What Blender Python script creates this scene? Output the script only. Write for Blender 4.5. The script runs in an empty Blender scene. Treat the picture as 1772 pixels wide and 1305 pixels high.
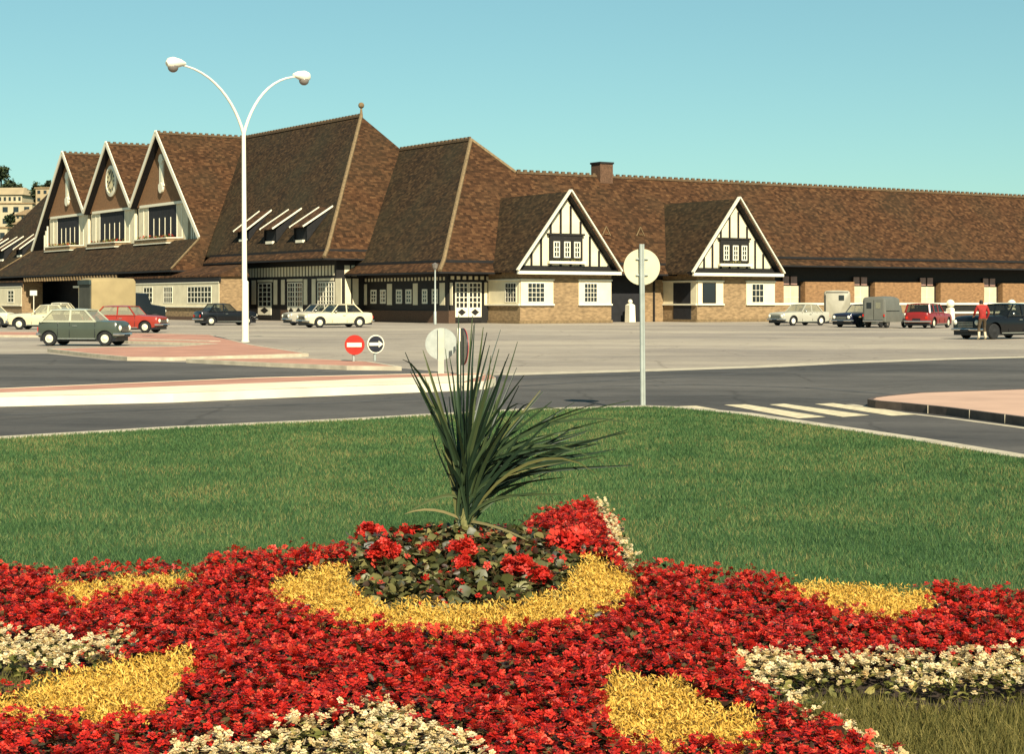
import bpy, math, random
import numpy as np
from mathutils import Vector, Matrix, Quaternion
random.seed(7); rng = np.random.default_rng(11)
S = bpy.context.scene; COL = S.collection
R = math.radians

# ------------------------------------------------------------------ camera, sky, sun, exposure
F_PX, CX, HY, CAMZ = 3000.0, 886.0, 521.0, 1.65          # focal length and horizon in photo pixels (1772 wide), eye height
cd = bpy.data.cameras.new("camera"); cam = bpy.data.objects.new("camera", cd); COL.objects.link(cam)
cd.sensor_fit = 'HORIZONTAL'; cd.sensor_width = 36.0; cd.lens = 36.0*F_PX/1772.0
cd.shift_y = (HY-652.5)/1772.0; cd.clip_start = 0.1; cd.clip_end = 6000
cam.location = (0, 0, CAMZ); cam.rotation_euler = (R(90), 0, 0); S.camera = cam

SUN_DIR = Vector((0.27, -0.963, 0.74)).normalized()      # towards the sun
w = bpy.data.worlds.new("World"); S.world = w; w.use_nodes = True
nt = w.node_tree; nt.nodes.clear()
sky = nt.nodes.new('ShaderNodeTexSky'); sky.sky_type = 'NISHITA'; sky.sun_disc = False
sky.sun_elevation = math.asin(SUN_DIR.z); sky.sun_rotation = math.atan2(SUN_DIR.x, SUN_DIR.y)
sky.air_density = 1.0; sky.dust_density = 0.3; sky.ozone_density = 2.0; sky.altitude = 0
tint = nt.nodes.new('ShaderNodeMix'); tint.data_type = 'RGBA'; tint.blend_type = 'MULTIPLY'
tint.inputs['Factor'].default_value = 1.0; tint.inputs['B'].default_value = (0.66, 1.00, 0.90, 1)
bg = nt.nodes.new('ShaderNodeBackground'); bg.inputs['Strength'].default_value = 0.096
wo = nt.nodes.new('ShaderNodeOutputWorld')
gm_ = nt.nodes.new('ShaderNodeGamma'); gm_.inputs['Gamma'].default_value = 0.72
nt.links.new(sky.outputs[0], gm_.inputs['Color']); nt.links.new(gm_.outputs[0], tint.inputs['A']); nt.links.new(tint.outputs['Result'], bg.inputs['Color'])
nt.links.new(bg.outputs[0], wo.inputs['Surface'])

sd = bpy.data.lights.new("sun", 'SUN'); sd.energy = 5.0; sd.angle = R(0.5); sd.color = (1.0, 0.91, 0.71)
so = bpy.data.objects.new("sun", sd); COL.objects.link(so); so.location = (60, -60, 90)
so.rotation_euler = (-SUN_DIR).to_track_quat('-Z', 'Y').to_euler()

S.view_settings.view_transform = 'Standard'; S.view_settings.look = 'None'
S.view_settings.exposure = 0.9; S.view_settings.gamma = 1.0
S.render.engine = 'CYCLES'
S.cycles.max_bounces = 6

# ------------------------------------------------------------------ helpers
def G(px, py, z=0.0):
    d = (CAMZ-z)*F_PX/(py-HY)
    return ((px-CX)/F_PX*d, d)
def PT(px, py, Y):
    return Vector(((px-CX)/F_PX*Y, Y, CAMZ+(HY-py)/F_PX*Y))

class MB:
    def __init__(s): s.v = []; s.f = []
    def add(s, vs, fs):
        n = len(s.v); s.v += [tuple(p) for p in vs]; s.f += [tuple(i+n for i in f) for f in fs]
    def poly(s, pts): s.add(pts, [tuple(range(len(pts)))])
    def corners(s, c):    # 8 corners: bottom ring 0-3, top ring 4-7
        s.add(c, [(3,2,1,0),(4,5,6,7),(0,1,5,4),(1,2,6,5),(2,3,7,6),(3,0,4,7)])
    def box(s, x0, x1, y0, y1, z0, z1):
        s.corners([(x0,y0,z0),(x1,y0,z0),(x1,y1,z0),(x0,y1,z0),(x0,y0,z1),(x1,y0,z1),(x1,y1,z1),(x0,y1,z1)])
    def slab(s, pts, th, d=(0,0,-1)):
        n = len(pts); d = Vector(d)*th
        lo = [tuple(Vector(p)+d) for p in pts]
        s.add(list(pts)+lo, [tuple(range(n)), tuple(range(2*n-1, n-1, -1))] +
              [(i, i+n, (i+1) % n+n, (i+1) % n) for i in range(n)])
    def bar(s, p, q, w, h=None, up=(0,0,1)):   # rectangular bar from p to q
        p = Vector(p); q = Vector(q); h = h or w; d = (q-p).normalized(); up = Vector(up)
        if abs(d.dot(up)) > .99: up = Vector((0,1,0))
        a = d.cross(up).normalized()*w/2; b = a.cross(d).normalized()*h/2
        s.corners([p-a-b, p+a-b, q+a-b, q-a-b, p-a+b, p+a+b, q+a+b, q-a+b])
    def tube(s, path, rad, n=8, cap=True):
        path = [Vector(p) for p in path]; m = len(path)
        if not hasattr(rad, '__len__'): rad = [rad]*m
        vs = []; pa = None
        for i, p in enumerate(path):
            d = (path[min(i+1, m-1)]-path[max(i-1, 0)]).normalized()
            if pa is None: a = d.orthogonal().normalized()
            else: a = (pa-d*pa.dot(d)).normalized()
            pa = a; b = d.cross(a)
            for k in range(n):
                t = 2*math.pi*k/n; vs.append(p+(a*math.cos(t)+b*math.sin(t))*rad[i])
        fs = [(i*n+k, i*n+(k+1) % n, (i+1)*n+(k+1) % n, (i+1)*n+k) for i in range(m-1) for k in range(n)]
        if cap: fs += [tuple(range(n-1, -1, -1)), tuple(range((m-1)*n, m*n))]
        s.add(vs, fs)
    def lathe(s, prof, c=(0,0,0), n=20, axis=(0,0,1)):   # prof: (radius, along axis)
        ax = Vector(axis).normalized(); a = ax.orthogonal().normalized(); b = ax.cross(a); c = Vector(c); m = len(prof)
        vs = [c+ax*h+(a*math.cos(2*math.pi*k/n)+b*math.sin(2*math.pi*k/n))*r for r, h in prof for k in range(n)]
        fs = [(i*n+k, i*n+(k+1) % n, (i+1)*n+(k+1) % n, (i+1)*n+k) for i in range(m-1) for k in range(n)]
        fs += [tuple(range(n-1, -1, -1)), tuple(range((m-1)*n, m*n))]
        s.add(vs, fs)
    def ball(s, c, r, n=12, sz=1.0):
        prof = [(max(r*math.sin(t), 1e-4), -r*sz*math.cos(t)) for t in [math.pi*i/8 for i in range(9)]]
        s.lathe(prof, c, n)
    def build_each(s, name, m, parent=None, smooth=False):     # every closed piece an object of its own
        par = list(range(len(s.v)))
        def find(i):
            while par[i] != i: par[i] = par[par[i]]; i = par[i]
            return i
        for f in s.f:
            for k in f[1:]: par[find(k)] = find(f[0])
        gr = {}
        for f in s.f: gr.setdefault(find(f[0]), []).append(f)
        out = []
        for fs in gr.values():
            ids = sorted({i for f in fs for i in f}); mp = {i: k for k, i in enumerate(ids)}
            q = MB(); q.v = [s.v[i] for i in ids]; q.f = [tuple(mp[i] for i in f) for f in fs]
            out.append(q.build(name, m, parent, smooth))
        return out
    def build(s, name, m, parent=None, smooth=False):
        me = bpy.data.meshes.new(name); me.from_pydata(s.v, [], s.f); me.validate(); me.update()
        if m is not None:
            for k in (m if isinstance(m, (list, tuple)) else [m]): me.materials.append(k)
        if smooth:
            me.polygons.foreach_set('use_smooth', [True]*len(me.polygons))
            try: me.set_sharp_from_angle(angle=R(40))
            except Exception: pass
        o = bpy.data.objects.new(name, me); COL.objects.link(o)
        if parent is not None: o.parent = parent
        return o

def np_mesh(name, V, F, m, parent=None):      # V (n,3), F (k,3 or 4)
    me = bpy.data.meshes.new(name); k = F.shape[1]
    me.vertices.add(len(V)); me.vertices.foreach_set('co', V.astype(np.float32).ravel())
    me.loops.add(F.size); me.loops.foreach_set('vertex_index', F.astype(np.int32).ravel())
    me.polygons.add(len(F)); me.polygons.foreach_set('loop_start', np.arange(0, F.size, k, dtype=np.int32))
    me.update(calc_edges=True)
    me.materials.append(m)
    o = bpy.data.objects.new(name, me); COL.objects.link(o)
    if parent is not None: o.parent = parent
    return o

def tag(o, label=None, cat=None, group=None, kind=None):
    if label: o['label'] = label
    if cat: o['category'] = cat
    if group: o['group'] = group
    if kind: o['kind'] = kind
    return o
def empty(name, loc=(0,0,0), rz=0, label=None, cat=None, group=None):
    o = bpy.data.objects.new(name, None); COL.objects.link(o); o.location = loc; o.rotation_euler = (0,0,rz)
    return tag(o, label, cat, group)

# ------------------------------------------------------------------ materials
def newmat(name):
    m = bpy.data.materials.new(name); m.use_nodes = True; t = m.node_tree
    return m, t, t.nodes['Principled BSDF']
def N(t, kind, **kw):
    n = t.nodes.new(kind)
    for k, v in kw.items(): setattr(n, k, v)
    return n
def ramp(t, stops):
    r = N(t, 'ShaderNodeValToRGB'); e = r.color_ramp.elements
    while len(e) < len(stops): e.new(0.5)
    for i, (p, c) in enumerate(stops): e[i].position = p; e[i].color = (*c, 1)
    return r
def sc(c, k): return tuple(min(1, x*k) for x in c)

def mat(name, c, rough=.6, var=.18, scale=4., bump=0., metal=0., spec=.4, coat=0., stretch=(1,1,1), detail=6):
    m, t, p = newmat(name)
    p.inputs['Roughness'].default_value = rough; p.inputs['Metallic'].default_value = metal
    p.inputs['Specular IOR Level'].default_value = spec
    if coat: p.inputs['Coat Weight'].default_value = coat; p.inputs['Coat Roughness'].default_value = .08
    tc = N(t, 'ShaderNodeTexCoord'); mp = N(t, 'ShaderNodeMapping'); mp.inputs['Scale'].default_value = stretch
    nz = N(t, 'ShaderNodeTexNoise'); nz.inputs['Scale'].default_value = scale; nz.inputs['Detail'].default_value = detail
    t.links.new(tc.outputs['Object'], mp.inputs[0]); t.links.new(mp.outputs[0], nz.inputs['Vector'])
    r = ramp(t, [(.3, sc(c, 1-var)), (.7, sc(c, 1+var))])
    t.links.new(nz.outputs['Fac'], r.inputs[0]); t.links.new(r.outputs[0], p.inputs['Base Color'])
    if bump:
        b = N(t, 'ShaderNodeBump'); b.inputs['Strength'].default_value = bump; b.inputs['Distance'].default_value = .02
        t.links.new(nz.outputs['Fac'], b.inputs['Height']); t.links.new(b.outputs[0], p.inputs['Normal'])
    return m

def island_mat(name, stops, rough=.6, spec=.25, trans=0., patch=0., pscale=1.):    # one random colour per leaf / petal / blade
    m, t, p = newmat(name)
    g = N(t, 'ShaderNodeNewGeometry'); r = ramp(t, stops)
    t.links.new(g.outputs['Random Per Island'], r.inputs[0]); t.links.new(r.outputs[0], p.inputs['Base Color'])
    p.inputs['Roughness'].default_value = rough; p.inputs['Specular IOR Level'].default_value = spec
    if patch:      # broad patches of drier and fresher growth
        tc = N(t, 'ShaderNodeTexCoord'); nz = N(t, 'ShaderNodeTexNoise'); nz.inputs['Scale'].default_value = pscale; nz.inputs['Detail'].default_value = 6; nz.inputs['Roughness'].default_value = .65
        t.links.new(tc.outputs['Object'], nz.inputs['Vector'])
        ma = N(t, 'ShaderNodeMath', operation='MULTIPLY_ADD'); ma.inputs[1].default_value = patch*2; ma.inputs[2].default_value = -patch
        t.links.new(nz.outputs['Fac'], ma.inputs[0])
        ad = N(t, 'ShaderNodeMath', operation='ADD', use_clamp=True); t.links.new(g.outputs['Random Per Island'], ad.inputs[0]); t.links.new(ma.outputs[0], ad.inputs[1])
        t.links.new(ad.outputs[0], r.inputs[0])
    if trans:
        tr = N(t, 'ShaderNodeBsdfTranslucent'); mx = N(t, 'ShaderNodeMixShader'); mx.inputs[0].default_value = trans
        t.links.new(r.outputs[0], tr.inputs['Color']); t.links.new(p.outputs[0], mx.inputs[1]); t.links.new(tr.outputs[0], mx.inputs[2])
        t.links.new(mx.outputs[0], t.nodes['Material Output'].inputs['Surface'])
    return m

def tile_mat(name, stops, moss=.3):
    """Plain clay roof tiles: courses by height, a colour per tile, moss in patches."""
    m, t, p = newmat(name)
    p.inputs['Roughness'].default_value = .9; p.inputs['Specular IOR Level'].default_value = .15
    tc = N(t, 'ShaderNodeTexCoord'); sp = N(t, 'ShaderNodeSeparateXYZ'); t.links.new(tc.outputs['Object'], sp.inputs[0])
    sn = N(t, 'ShaderNodeSeparateXYZ'); t.links.new(tc.outputs['Normal'], sn.inputs[0])      # run the courses along the slope they lie on
    ax = N(t, 'ShaderNodeMath', operation='ABSOLUTE'); ay = N(t, 'ShaderNodeMath', operation='ABSOLUTE'); t.links.new(sn.outputs[0], ax.inputs[0]); t.links.new(sn.outputs[1], ay.inputs[0])
    gt = N(t, 'ShaderNodeMath', operation='GREATER_THAN'); t.links.new(ax.outputs[0], gt.inputs[0]); t.links.new(ay.outputs[0], gt.inputs[1])
    sx = N(t, 'ShaderNodeMix', data_type='FLOAT'); t.links.new(gt.outputs[0], sx.inputs['Factor']); t.links.new(sp.outputs[0], sx.inputs['A']); t.links.new(sp.outputs[1], sx.inputs['B'])
    fr0 = N(t, 'ShaderNodeMath', operation='MULTIPLY_ADD'); fr0.inputs[1].default_value = 1.9; t.links.new(sx.outputs['Result'], fr0.inputs[2])
    zr = N(t, 'ShaderNodeMath', operation='SNAP'); zr.inputs[1].default_value = .15; t.links.new(sp.outputs[2], zr.inputs[0]); t.links.new(zr.outputs[0], fr0.inputs[0])
    sm = fr0
    def cell(src, size):
        d = N(t, 'ShaderNodeMath', operation='DIVIDE'); d.inputs[1].default_value = size; t.links.new(src, d.inputs[0])
        f = N(t, 'ShaderNodeMath', operation='FLOOR'); t.links.new(d.outputs[0], f.inputs[0]); return d, f
    dz, fz = cell(sp.outputs[2], .15); da, fa = cell(sm.outputs[0], .30)
    cb = N(t, 'ShaderNodeCombineXYZ'); t.links.new(fa.outputs[0], cb.inputs[0]); t.links.new(fz.outputs[0], cb.inputs[1])
    wn = N(t, 'ShaderNodeTexWhiteNoise', noise_dimensions='2D'); t.links.new(cb.outputs[0], wn.inputs['Vector'])
    n1 = N(t, 'ShaderNodeTexNoise'); n1.inputs['Scale'].default_value = 1.5; n1.inputs['Detail'].default_value = 9
    n1.inputs['Roughness'].default_value = .85
    mp1 = N(t, 'ShaderNodeMapping'); mp1.inputs['Scale'].default_value = (.9, .9, 1.9); t.links.new(tc.outputs['Object'], mp1.inputs[0]); t.links.new(mp1.outputs[0], n1.inputs['Vector'])
    mx = N(t, 'ShaderNodeMath', operation='MULTIPLY_ADD'); mx.inputs[1].default_value = .30
    t.links.new(wn.outputs['Value'], mx.inputs[0])
    m2 = N(t, 'ShaderNodeMath', operation='MULTIPLY'); m2.inputs[1].default_value = .70; t.links.new(n1.outputs['Fac'], m2.inputs[0])
    t.links.new(m2.outputs[0], mx.inputs[2])
    r = ramp(t, stops); t.links.new(mx.outputs[0], r.inputs[0])
    n2 = N(t, 'ShaderNodeTexNoise'); n2.inputs['Scale'].default_value = .22; n2.inputs['Detail'].default_value = 5
    t.links.new(tc.outputs['Object'], n2.inputs['Vector'])
    r2 = ramp(t, [(.42, (0,0,0)), (.68, (moss,)*3)]); t.links.new(n2.outputs['Fac'], r2.inputs[0])
    mo = N(t, 'ShaderNodeMix', data_type='RGBA'); t.links.new(r2.outputs[0], mo.inputs['Factor'])
    t.links.new(r.outputs[0], mo.inputs['A']); mo.inputs['B'].default_value = (.030, .027, .014, 1)
    t.links.new(mo.outputs['Result'], p.inputs['Base Color'])
    fr = N(t, 'ShaderNodeMath', operation='FRACT'); t.links.new(dz.outputs[0], fr.inputs[0])
    ad = N(t, 'ShaderNodeMath', operation='MULTIPLY_ADD'); ad.inputs[1].default_value = .6
    t.links.new(wn.outputs['Value'], ad.inputs[0]); t.links.new(fr.outputs[0], ad.inputs[2])
    b = N(t, 'ShaderNodeBump', invert=True); b.inputs['Strength'].default_value = .9; b.inputs['Distance'].default_value = .05
    t.links.new(ad.outputs[0], b.inputs['Height']); t.links.new(b.outputs[0], p.inputs['Normal'])
    return m

def asphalt_mat(name, c, patch, streak=.5, scale=.12, crack=.5):
    """tarmac: broad worn areas, laid patches with their own tone, fine aggregate, thin cracks, oil spots"""
    m, t, p = newmat(name)
    p.inputs['Roughness'].default_value = .92; p.inputs['Specular IOR Level'].default_value = .2
    tc = N(t, 'ShaderNodeTexCoord'); mp = N(t, 'ShaderNodeMapping'); mp.inputs['Scale'].default_value = (.45, 1.0, 1); mp.inputs['Rotation'].default_value = (0, 0, .12)
    t.links.new(tc.outputs['Object'], mp.inputs[0])
    def noise(sc_, det, ro, src): n = N(t, 'ShaderNodeTexNoise'); n.inputs['Scale'].default_value = sc_; n.inputs['Detail'].default_value = det; n.inputs['Roughness'].default_value = ro; t.links.new(src, n.inputs['Vector']); return n
    def mul(A, B, f):
        x = N(t, 'ShaderNodeMix', data_type='RGBA', blend_type='MULTIPLY'); x.inputs['Factor'].default_value = f; t.links.new(A, x.inputs['A']); t.links.new(B, x.inputs['B']); return x.outputs['Result']
    n1 = noise(scale, 8, .68, mp.outputs[0]); r1 = ramp(t, [(.38, patch), (.62, c)]); t.links.new(n1.outputs['Fac'], r1.inputs[0])
    v1 = N(t, 'ShaderNodeTexVoronoi'); v1.inputs['Scale'].default_value = .16; t.links.new(mp.outputs[0], v1.inputs['Vector'])
    r3 = ramp(t, [(0, (.72,.72,.74)), (.5, (1,1,1)), (1, (.86,.85,.84))]); sp = N(t, 'ShaderNodeSeparateColor'); t.links.new(v1.outputs['Color'], sp.inputs[0]); t.links.new(sp.outputs[0], r3.inputs[0])
    n2 = noise(9, 9, .85, tc.outputs['Object']); r2 = ramp(t, [(.3, (.5,.5,.5)), (.7, (1,1,1))]); t.links.new(n2.outputs['Fac'], r2.inputs[0])
    n4 = noise(.9, 7, .75, tc.outputs['Object']); r4 = ramp(t, [(.30, (.58,.57,.57)), (.5, (1,1,1))]); t.links.new(n4.outputs['Fac'], r4.inputs[0])
    n5 = noise(1.2, 3, .5, tc.outputs['Object']); wv = N(t, 'ShaderNodeMix', data_type='VECTOR'); wv.inputs['Factor'].default_value = .25; t.links.new(tc.outputs['Object'], wv.inputs['A']); t.links.new(n5.outputs['Color'], wv.inputs['B'])
    v2 = N(t, 'ShaderNodeTexVoronoi', feature='DISTANCE_TO_EDGE'); v2.inputs['Scale'].default_value = .33; t.links.new(wv.outputs['Result'], v2.inputs['Vector'])
    r5 = ramp(t, [(.0, (.45,.43,.42)), (.012, (1,1,1))]); t.links.new(v2.outputs['Distance'], r5.inputs[0])
    col = mul(mul(mul(mul(r1.outputs[0], r3.outputs[0], .6), r2.outputs[0], streak), r4.outputs[0], .55), r5.outputs[0], crack)
    t.links.new(col, p.inputs['Base Color'])
    b = N(t, 'ShaderNodeBump'); b.inputs['Strength'].default_value = .4; b.inputs['Distance'].default_value = .01
    t.links.new(n2.outputs['Fac'], b.inputs['Height']); t.links.new(b.outputs[0], p.inputs['Normal'])
    return m

def glass_mat(name, c, rough=.08):
    m, t, p = newmat(name); p.inputs['Base Color'].default_value = (*c, 1)
    p.inputs['Roughness'].default_value = rough; p.inputs['Specular IOR Level'].default_value = .8
    return m

M = {}
M['tile'] = tile_mat('clay_roof_tiles', [(.24, (.014,.007,.003)), (.44, (.046,.021,.009)), (.60, (.084,.038,.016)), (.80, (.17,.090,.038))])
M['shadetile'] = tile_mat('shaded_roof_tiles', [(.26, (.009,.006,.003)), (.44, (.026,.015,.007)), (.60, (.048,.027,.012)), (.82, (.11,.068,.030))], .5)  # darker copy of the clay tiles: shade of left-facing slopes painted in
M['ridge'] = mat('ridge_tile_clay', (.10,.062,.03), .85, .35, 6)
M['hipcap'] = mat('hip_tile_mortar', (.17,.115,.055), .85, .3, 5)
M['white'] = mat('cream_painted_render', (.66,.575,.385), .7, .10, 1.1, .05)
M['trim'] = mat('white_painted_wood', (.71,.65,.49), .5, .05, 6)
M['timber'] = mat('dark_stained_timber', (.010,.008,.006), .7, .4, 5)
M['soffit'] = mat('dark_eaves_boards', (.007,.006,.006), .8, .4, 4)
M['brick'] = mat('tan_brick', (.235,.155,.078), .85, .36, 2.6, .3, stretch=(1,1,2.6), detail=9)
M['brick_red'] = mat('orange_brick', (.235,.128,.056), .85, .34, 2.6, .3, stretch=(1,1,2.6), detail=9)
M['plinth'] = mat('brown_brick_plinth', (.085,.047,.026), .9, .4, 9, .3, stretch=(1,1,2.6), detail=9)
M['gbrick'] = mat('gable_brown_brick', (.20,.10,.042), .9, .35, 7, .3, stretch=(1,1,2.6), detail=9)
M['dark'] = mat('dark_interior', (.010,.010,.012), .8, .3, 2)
M['glass'] = glass_mat('dark_window_glass', (.012,.014,.018))
M['forecourt'] = asphalt_mat('forecourt_tarmac', (.46,.388,.295), (.295,.25,.205), .65, .10)
M['road'] = asphalt_mat('dark_asphalt', (.135,.122,.109), (.070,.065,.061), .7, .2)
M['pink'] = mat('pink_asphalt_pavement', (.38,.185,.125), .9, .18, .9, .2, detail=9)
M['pink2'] = mat('pale_pink_pavement', (.46,.29,.205), .9, .12, .9, .2, detail=9)
M['kerb'] = mat('concrete_kerb', (.42,.36,.26), .85, .2, 3, .2)
M['kerb_dark'] = mat('weathered_dark_kerb', (.085,.062,.050), .9, .35, 4, .3)
M['kerb_white'] = mat('white_painted_kerb', (.68,.60,.43), .6, .12, 1.5)
M['zebra'] = mat('worn_road_paint', (.56,.47,.30), .75, .32, 7)
M['earth'] = mat('bed_soil', (.030,.018,.012), .95, .4, 8, .4)
M['field'] = mat('distant_ground', (.12,.11,.06), .95, .3, .02)
M['metal'] = mat('galvanised_steel', (.34,.36,.32), .5, .12, 8, metal=.25)
M['lampwhite'] = mat('white_lamp_paint', (.70,.66,.53), .4, .05, 3)
M['opal'] = mat('opal_lamp_bowl', (.16,.14,.12), .25, .1, 3)
M['tyre'] = mat('tyre_rubber', (.012,.012,.012), .85, .3, 10)
M['chrome'] = mat('chrome', (.62,.60,.55), .18, .1, 10, metal=.9)
M['hub'] = mat('painted_hubcap', (.72,.66,.48), .35, .1, 10, metal=.2)
M['lens'] = mat('headlamp_lens', (.75,.70,.55), .1, .05, 10)
M['redlens'] = mat('tail_lamp_red', (.45,.02,.01), .2, .1, 10)
M['black'] = mat('black_enamel', (.012,.012,.014), .4, .2, 5)
M['signred'] = mat('red_sign_enamel', (.36,.022,.012), .35, .08, 5)
M['signdark'] = mat('dark_blue_sign_enamel', (.018,.018,.026), .35, .2, 5)
M['signback'] = mat('sign_back_grey', (.155,.142,.11), .5, .08, 4)
M['signpost'] = mat('pale_post_paint', (.42,.40,.31), .5, .1, 6)
M['signcream'] = mat('sign_back_cream', (.54,.48,.31), .5, .07, 4)

# ------------------------------------------------------------------ GROUND, ROADS, KERBS
def sheet(name, pts, z, m, kind='structure', sub=0):
    mb = MB(); mb.poly([(x, y, z) for x, y in pts]); o = mb.build(name, m)
    return tag(o, kind=kind)
sheet('ground', [(-4500,-2500),(4500,-2500),(4500,5000),(-4500,5000)], -.012, M['field'])
sheet('forecourt', [(-140,-40),(170,-40),(170,230),(-140,230)], -.006, M['forecourt'])
road = [(-700,618),(82,612),(200,624),(322,627),(600,637.5),(700,637.5),(760,643),(860,650),(1109,641.5),(1320,634.5),(1426,629),(1616,622),(1772,618),(2400,600)]
rp = [G(*p) for p in road] + [(40,30),(30,-30),(-40,-30),(-60,25)]
sheet('road', rp, -.002, M['road'])
def strip(name, pix, wd, z, m, h=None):     # narrow band of constant ground width along a pixel polyline
    P = [Vector(G(*p)) for p in pix]; mb = MB()
    for i in range(len(P)-1):
        d = (P[i+1]-P[i]).normalized(); n = Vector((-d.y, d.x))*wd/2
        a, b, c, e = P[i]-n, P[i+1]-n, P[i+1]+n, P[i]+n
        if h: mb.corners([(*a,z),(*b,z),(*c,z),(*e,z),(*a,z+h),(*b,z+h),(*c,z+h),(*e,z+h)])
        else: mb.poly([(*a,z),(*b,z),(*c,z),(*e,z)])
    return tag(mb.build(name, m), kind='structure')
strip('gutter', [(862,648.5),(1000,644.5),(1109,641.5),(1320,634.5),(1426,629),(1616,622),(1772,618),(2400,600)], 1.0, .002, M['kerb'])

M['tyremark'] = mat('tyre_rubbed_asphalt', (.062,.057,.053), .85, .35, 1.5)
for px_, w__ in (([(1040,669),(1200,665.5),(1400,671),(1560,684),(1700,700)], .22), ([(1060,684),(1250,684.5),(1400,689),(1480,694)], .2), ([(-100,722),(300,708),(560,698),(860,684)], .22), ([(900,668),(1100,656),(1300,646),(1600,637)], .25), ([(880,656),(1080,646.5),(1320,640)], .3)):
    strip('tyre_mark', px_, w__, .0005, M['tyremark'])
def inset(P, d):
    n = len(P); out = []
    area = sum(P[i][0]*P[(i+1)%n][1]-P[(i+1)%n][0]*P[i][1] for i in range(n))
    sgn = 1 if area > 0 else -1
    for i in range(n):
        a = Vector(P[i-1]); b = Vector(P[i]); c = Vector(P[(i+1) % n])
        n1 = (b-a).normalized(); n2 = (c-b).normalized()
        n1 = Vector((-n1.y, n1.x))*sgn; n2 = Vector((-n2.y, n2.x))*sgn
        m = n1+n2; m = m/max(.35, m.length_squared)*2
        out.append(tuple(b+m*d*.5*1.0 if m.length < 3 else b+n1*d))
    return out
def island(name, P, h, top, kerb, kw, z0=-.004):
    """kerbed pavement: outer kerb ring with a real face, paved surface 6 mm below the kerb top"""
    I = inset(P, kw); n = len(P); mb = MB()
    for i in range(n):
        j = (i+1) % n
        mb.add([(*P[i],z0),(*P[j],z0),(*P[j],h),(*P[i],h),(*I[j],h),(*I[i],h),(*I[j],h-.03),(*I[i],h-.03)],
               [(0,1,2,3),(3,2,4,5),(5,4,6,7)])
    k = tag(mb.build(name.replace('pavement','kerb'), kerb), kind='structure')
    m2 = MB(); m2.poly([(*p, h-.006) for p in I]); o = tag(m2.build(name, top), kind='structure')
    return o
def GP(pix, z): return [G(px, py, z) for px, py in pix]
# island with the lamp post and the parked small car in its bay
island('pavement', GP([(82,604),(150,612),(220,618.5),(300,619),(440,615),(534,612),(440,597.5),(420,593),(365,579.5),(223,576.5),(72,576),(-150,574.5),(-150,571),(40,570.5),(223,573),(380,576),(450,594),(548,612),(440,617),(300,621),(220,620.5),(140,614)][:10]+[(120,575),(-250,573),(-250,578.5),(72,580.5),(222,590.5),(372,595),(300,600),(180,601)], .09), .10, M['pink'], M['kerb'], .22)
strip('kerb', [(221,590.5),(372,595.2)], .5, .06, M['kerb'], .055)
island('pavement', GP([(322,622),(460,628.5),(600,634),(695,635),(640,626),(534,620.5),(440,620.5)], .09), .10, M['pink'], M['kerb'], .25)
# long traffic island with the broad white kerb
LW = [(-700,722),(0,687),(300,680.5),(440,675),(640,667.5),(800,662),(840,659.5),(858,654),(850,648.5),(835,646)]
FAR = [(760,646),(640,648.5),(440,653.5),(0,672),(-700,700)]
island('pavement', GP(LW+FAR, .15), .15, M['pink'], M['kerb_white'], .02)
wt = [(-700,712.5),(0,680),(440,663.5),(640,656),(800,650),(842,648)]
mbw = MB(); a = GP(LW[:6], .15); b = GP(wt, .15)
for i in range(5): mbw.poly([(*a[i],.154),(*a[i+1],.154),(*b[i+1],.154),(*b[i],.154)])
tag(mbw.build('kerb_band', M['kerb_white']), kind='structure')
# right-hand pavement with the dark kerb
island('pavement', GP([(1501,691),(1508,687.5),(1530,684.5),(1589,679),(1772,673),(2500,655),(2500,860),(2000,756),(1772,722),(1640,705),(1560,697),(1515,693.5)], .12), .12, M['pink2'], M['kerb_dark'], .16)
strip('gutter', [(1470,700),(1500,704.5),(1560,714.5),(1640,723.5),(1772,741),(2000,775)], .14, .002, M['kerb'])
jt = MB(); ED = GP([(2000,756),(1772,722),(1640,705),(1560,697),(1515,693.5)], .12)
for i in range(len(ED)-1):
    a_, b_ = Vector(ED[i]), Vector(ED[i+1]); L_ = (b_-a_).length; d_ = (b_-a_)/L_; n_ = Vector((-d_.y, d_.x)); n_ = n_ if n_.y < 0 else -n_
    for k_ in range(int(L_)): p_ = a_+d_*(k_+.5); q_ = p_+n_*.003; jt.bar((*q_, .0), (*q_, .123), .014, .008, (*d_, 0))
tag(jt.build('kerb_joint_mortar', M['kerb']), kind='structure')
# zebra crossing
for q in ([(1175,703.5),(1205,702.5),(1318,723),(1268,722)],[(1253,701),(1290,700),(1429,722),(1382,724.5)],
          [(1331,700.5),(1357,699),(1505,719),(1459,722)],[(1410,699.5),(1442,698),(1586,718),(1543,720)]):
    mbz = MB(); mbz.poly([(*G(*p), .003) for p in q]); o = mbz.build('zebra_stripe', M['zebra']); tag(o, kind='structure')

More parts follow.
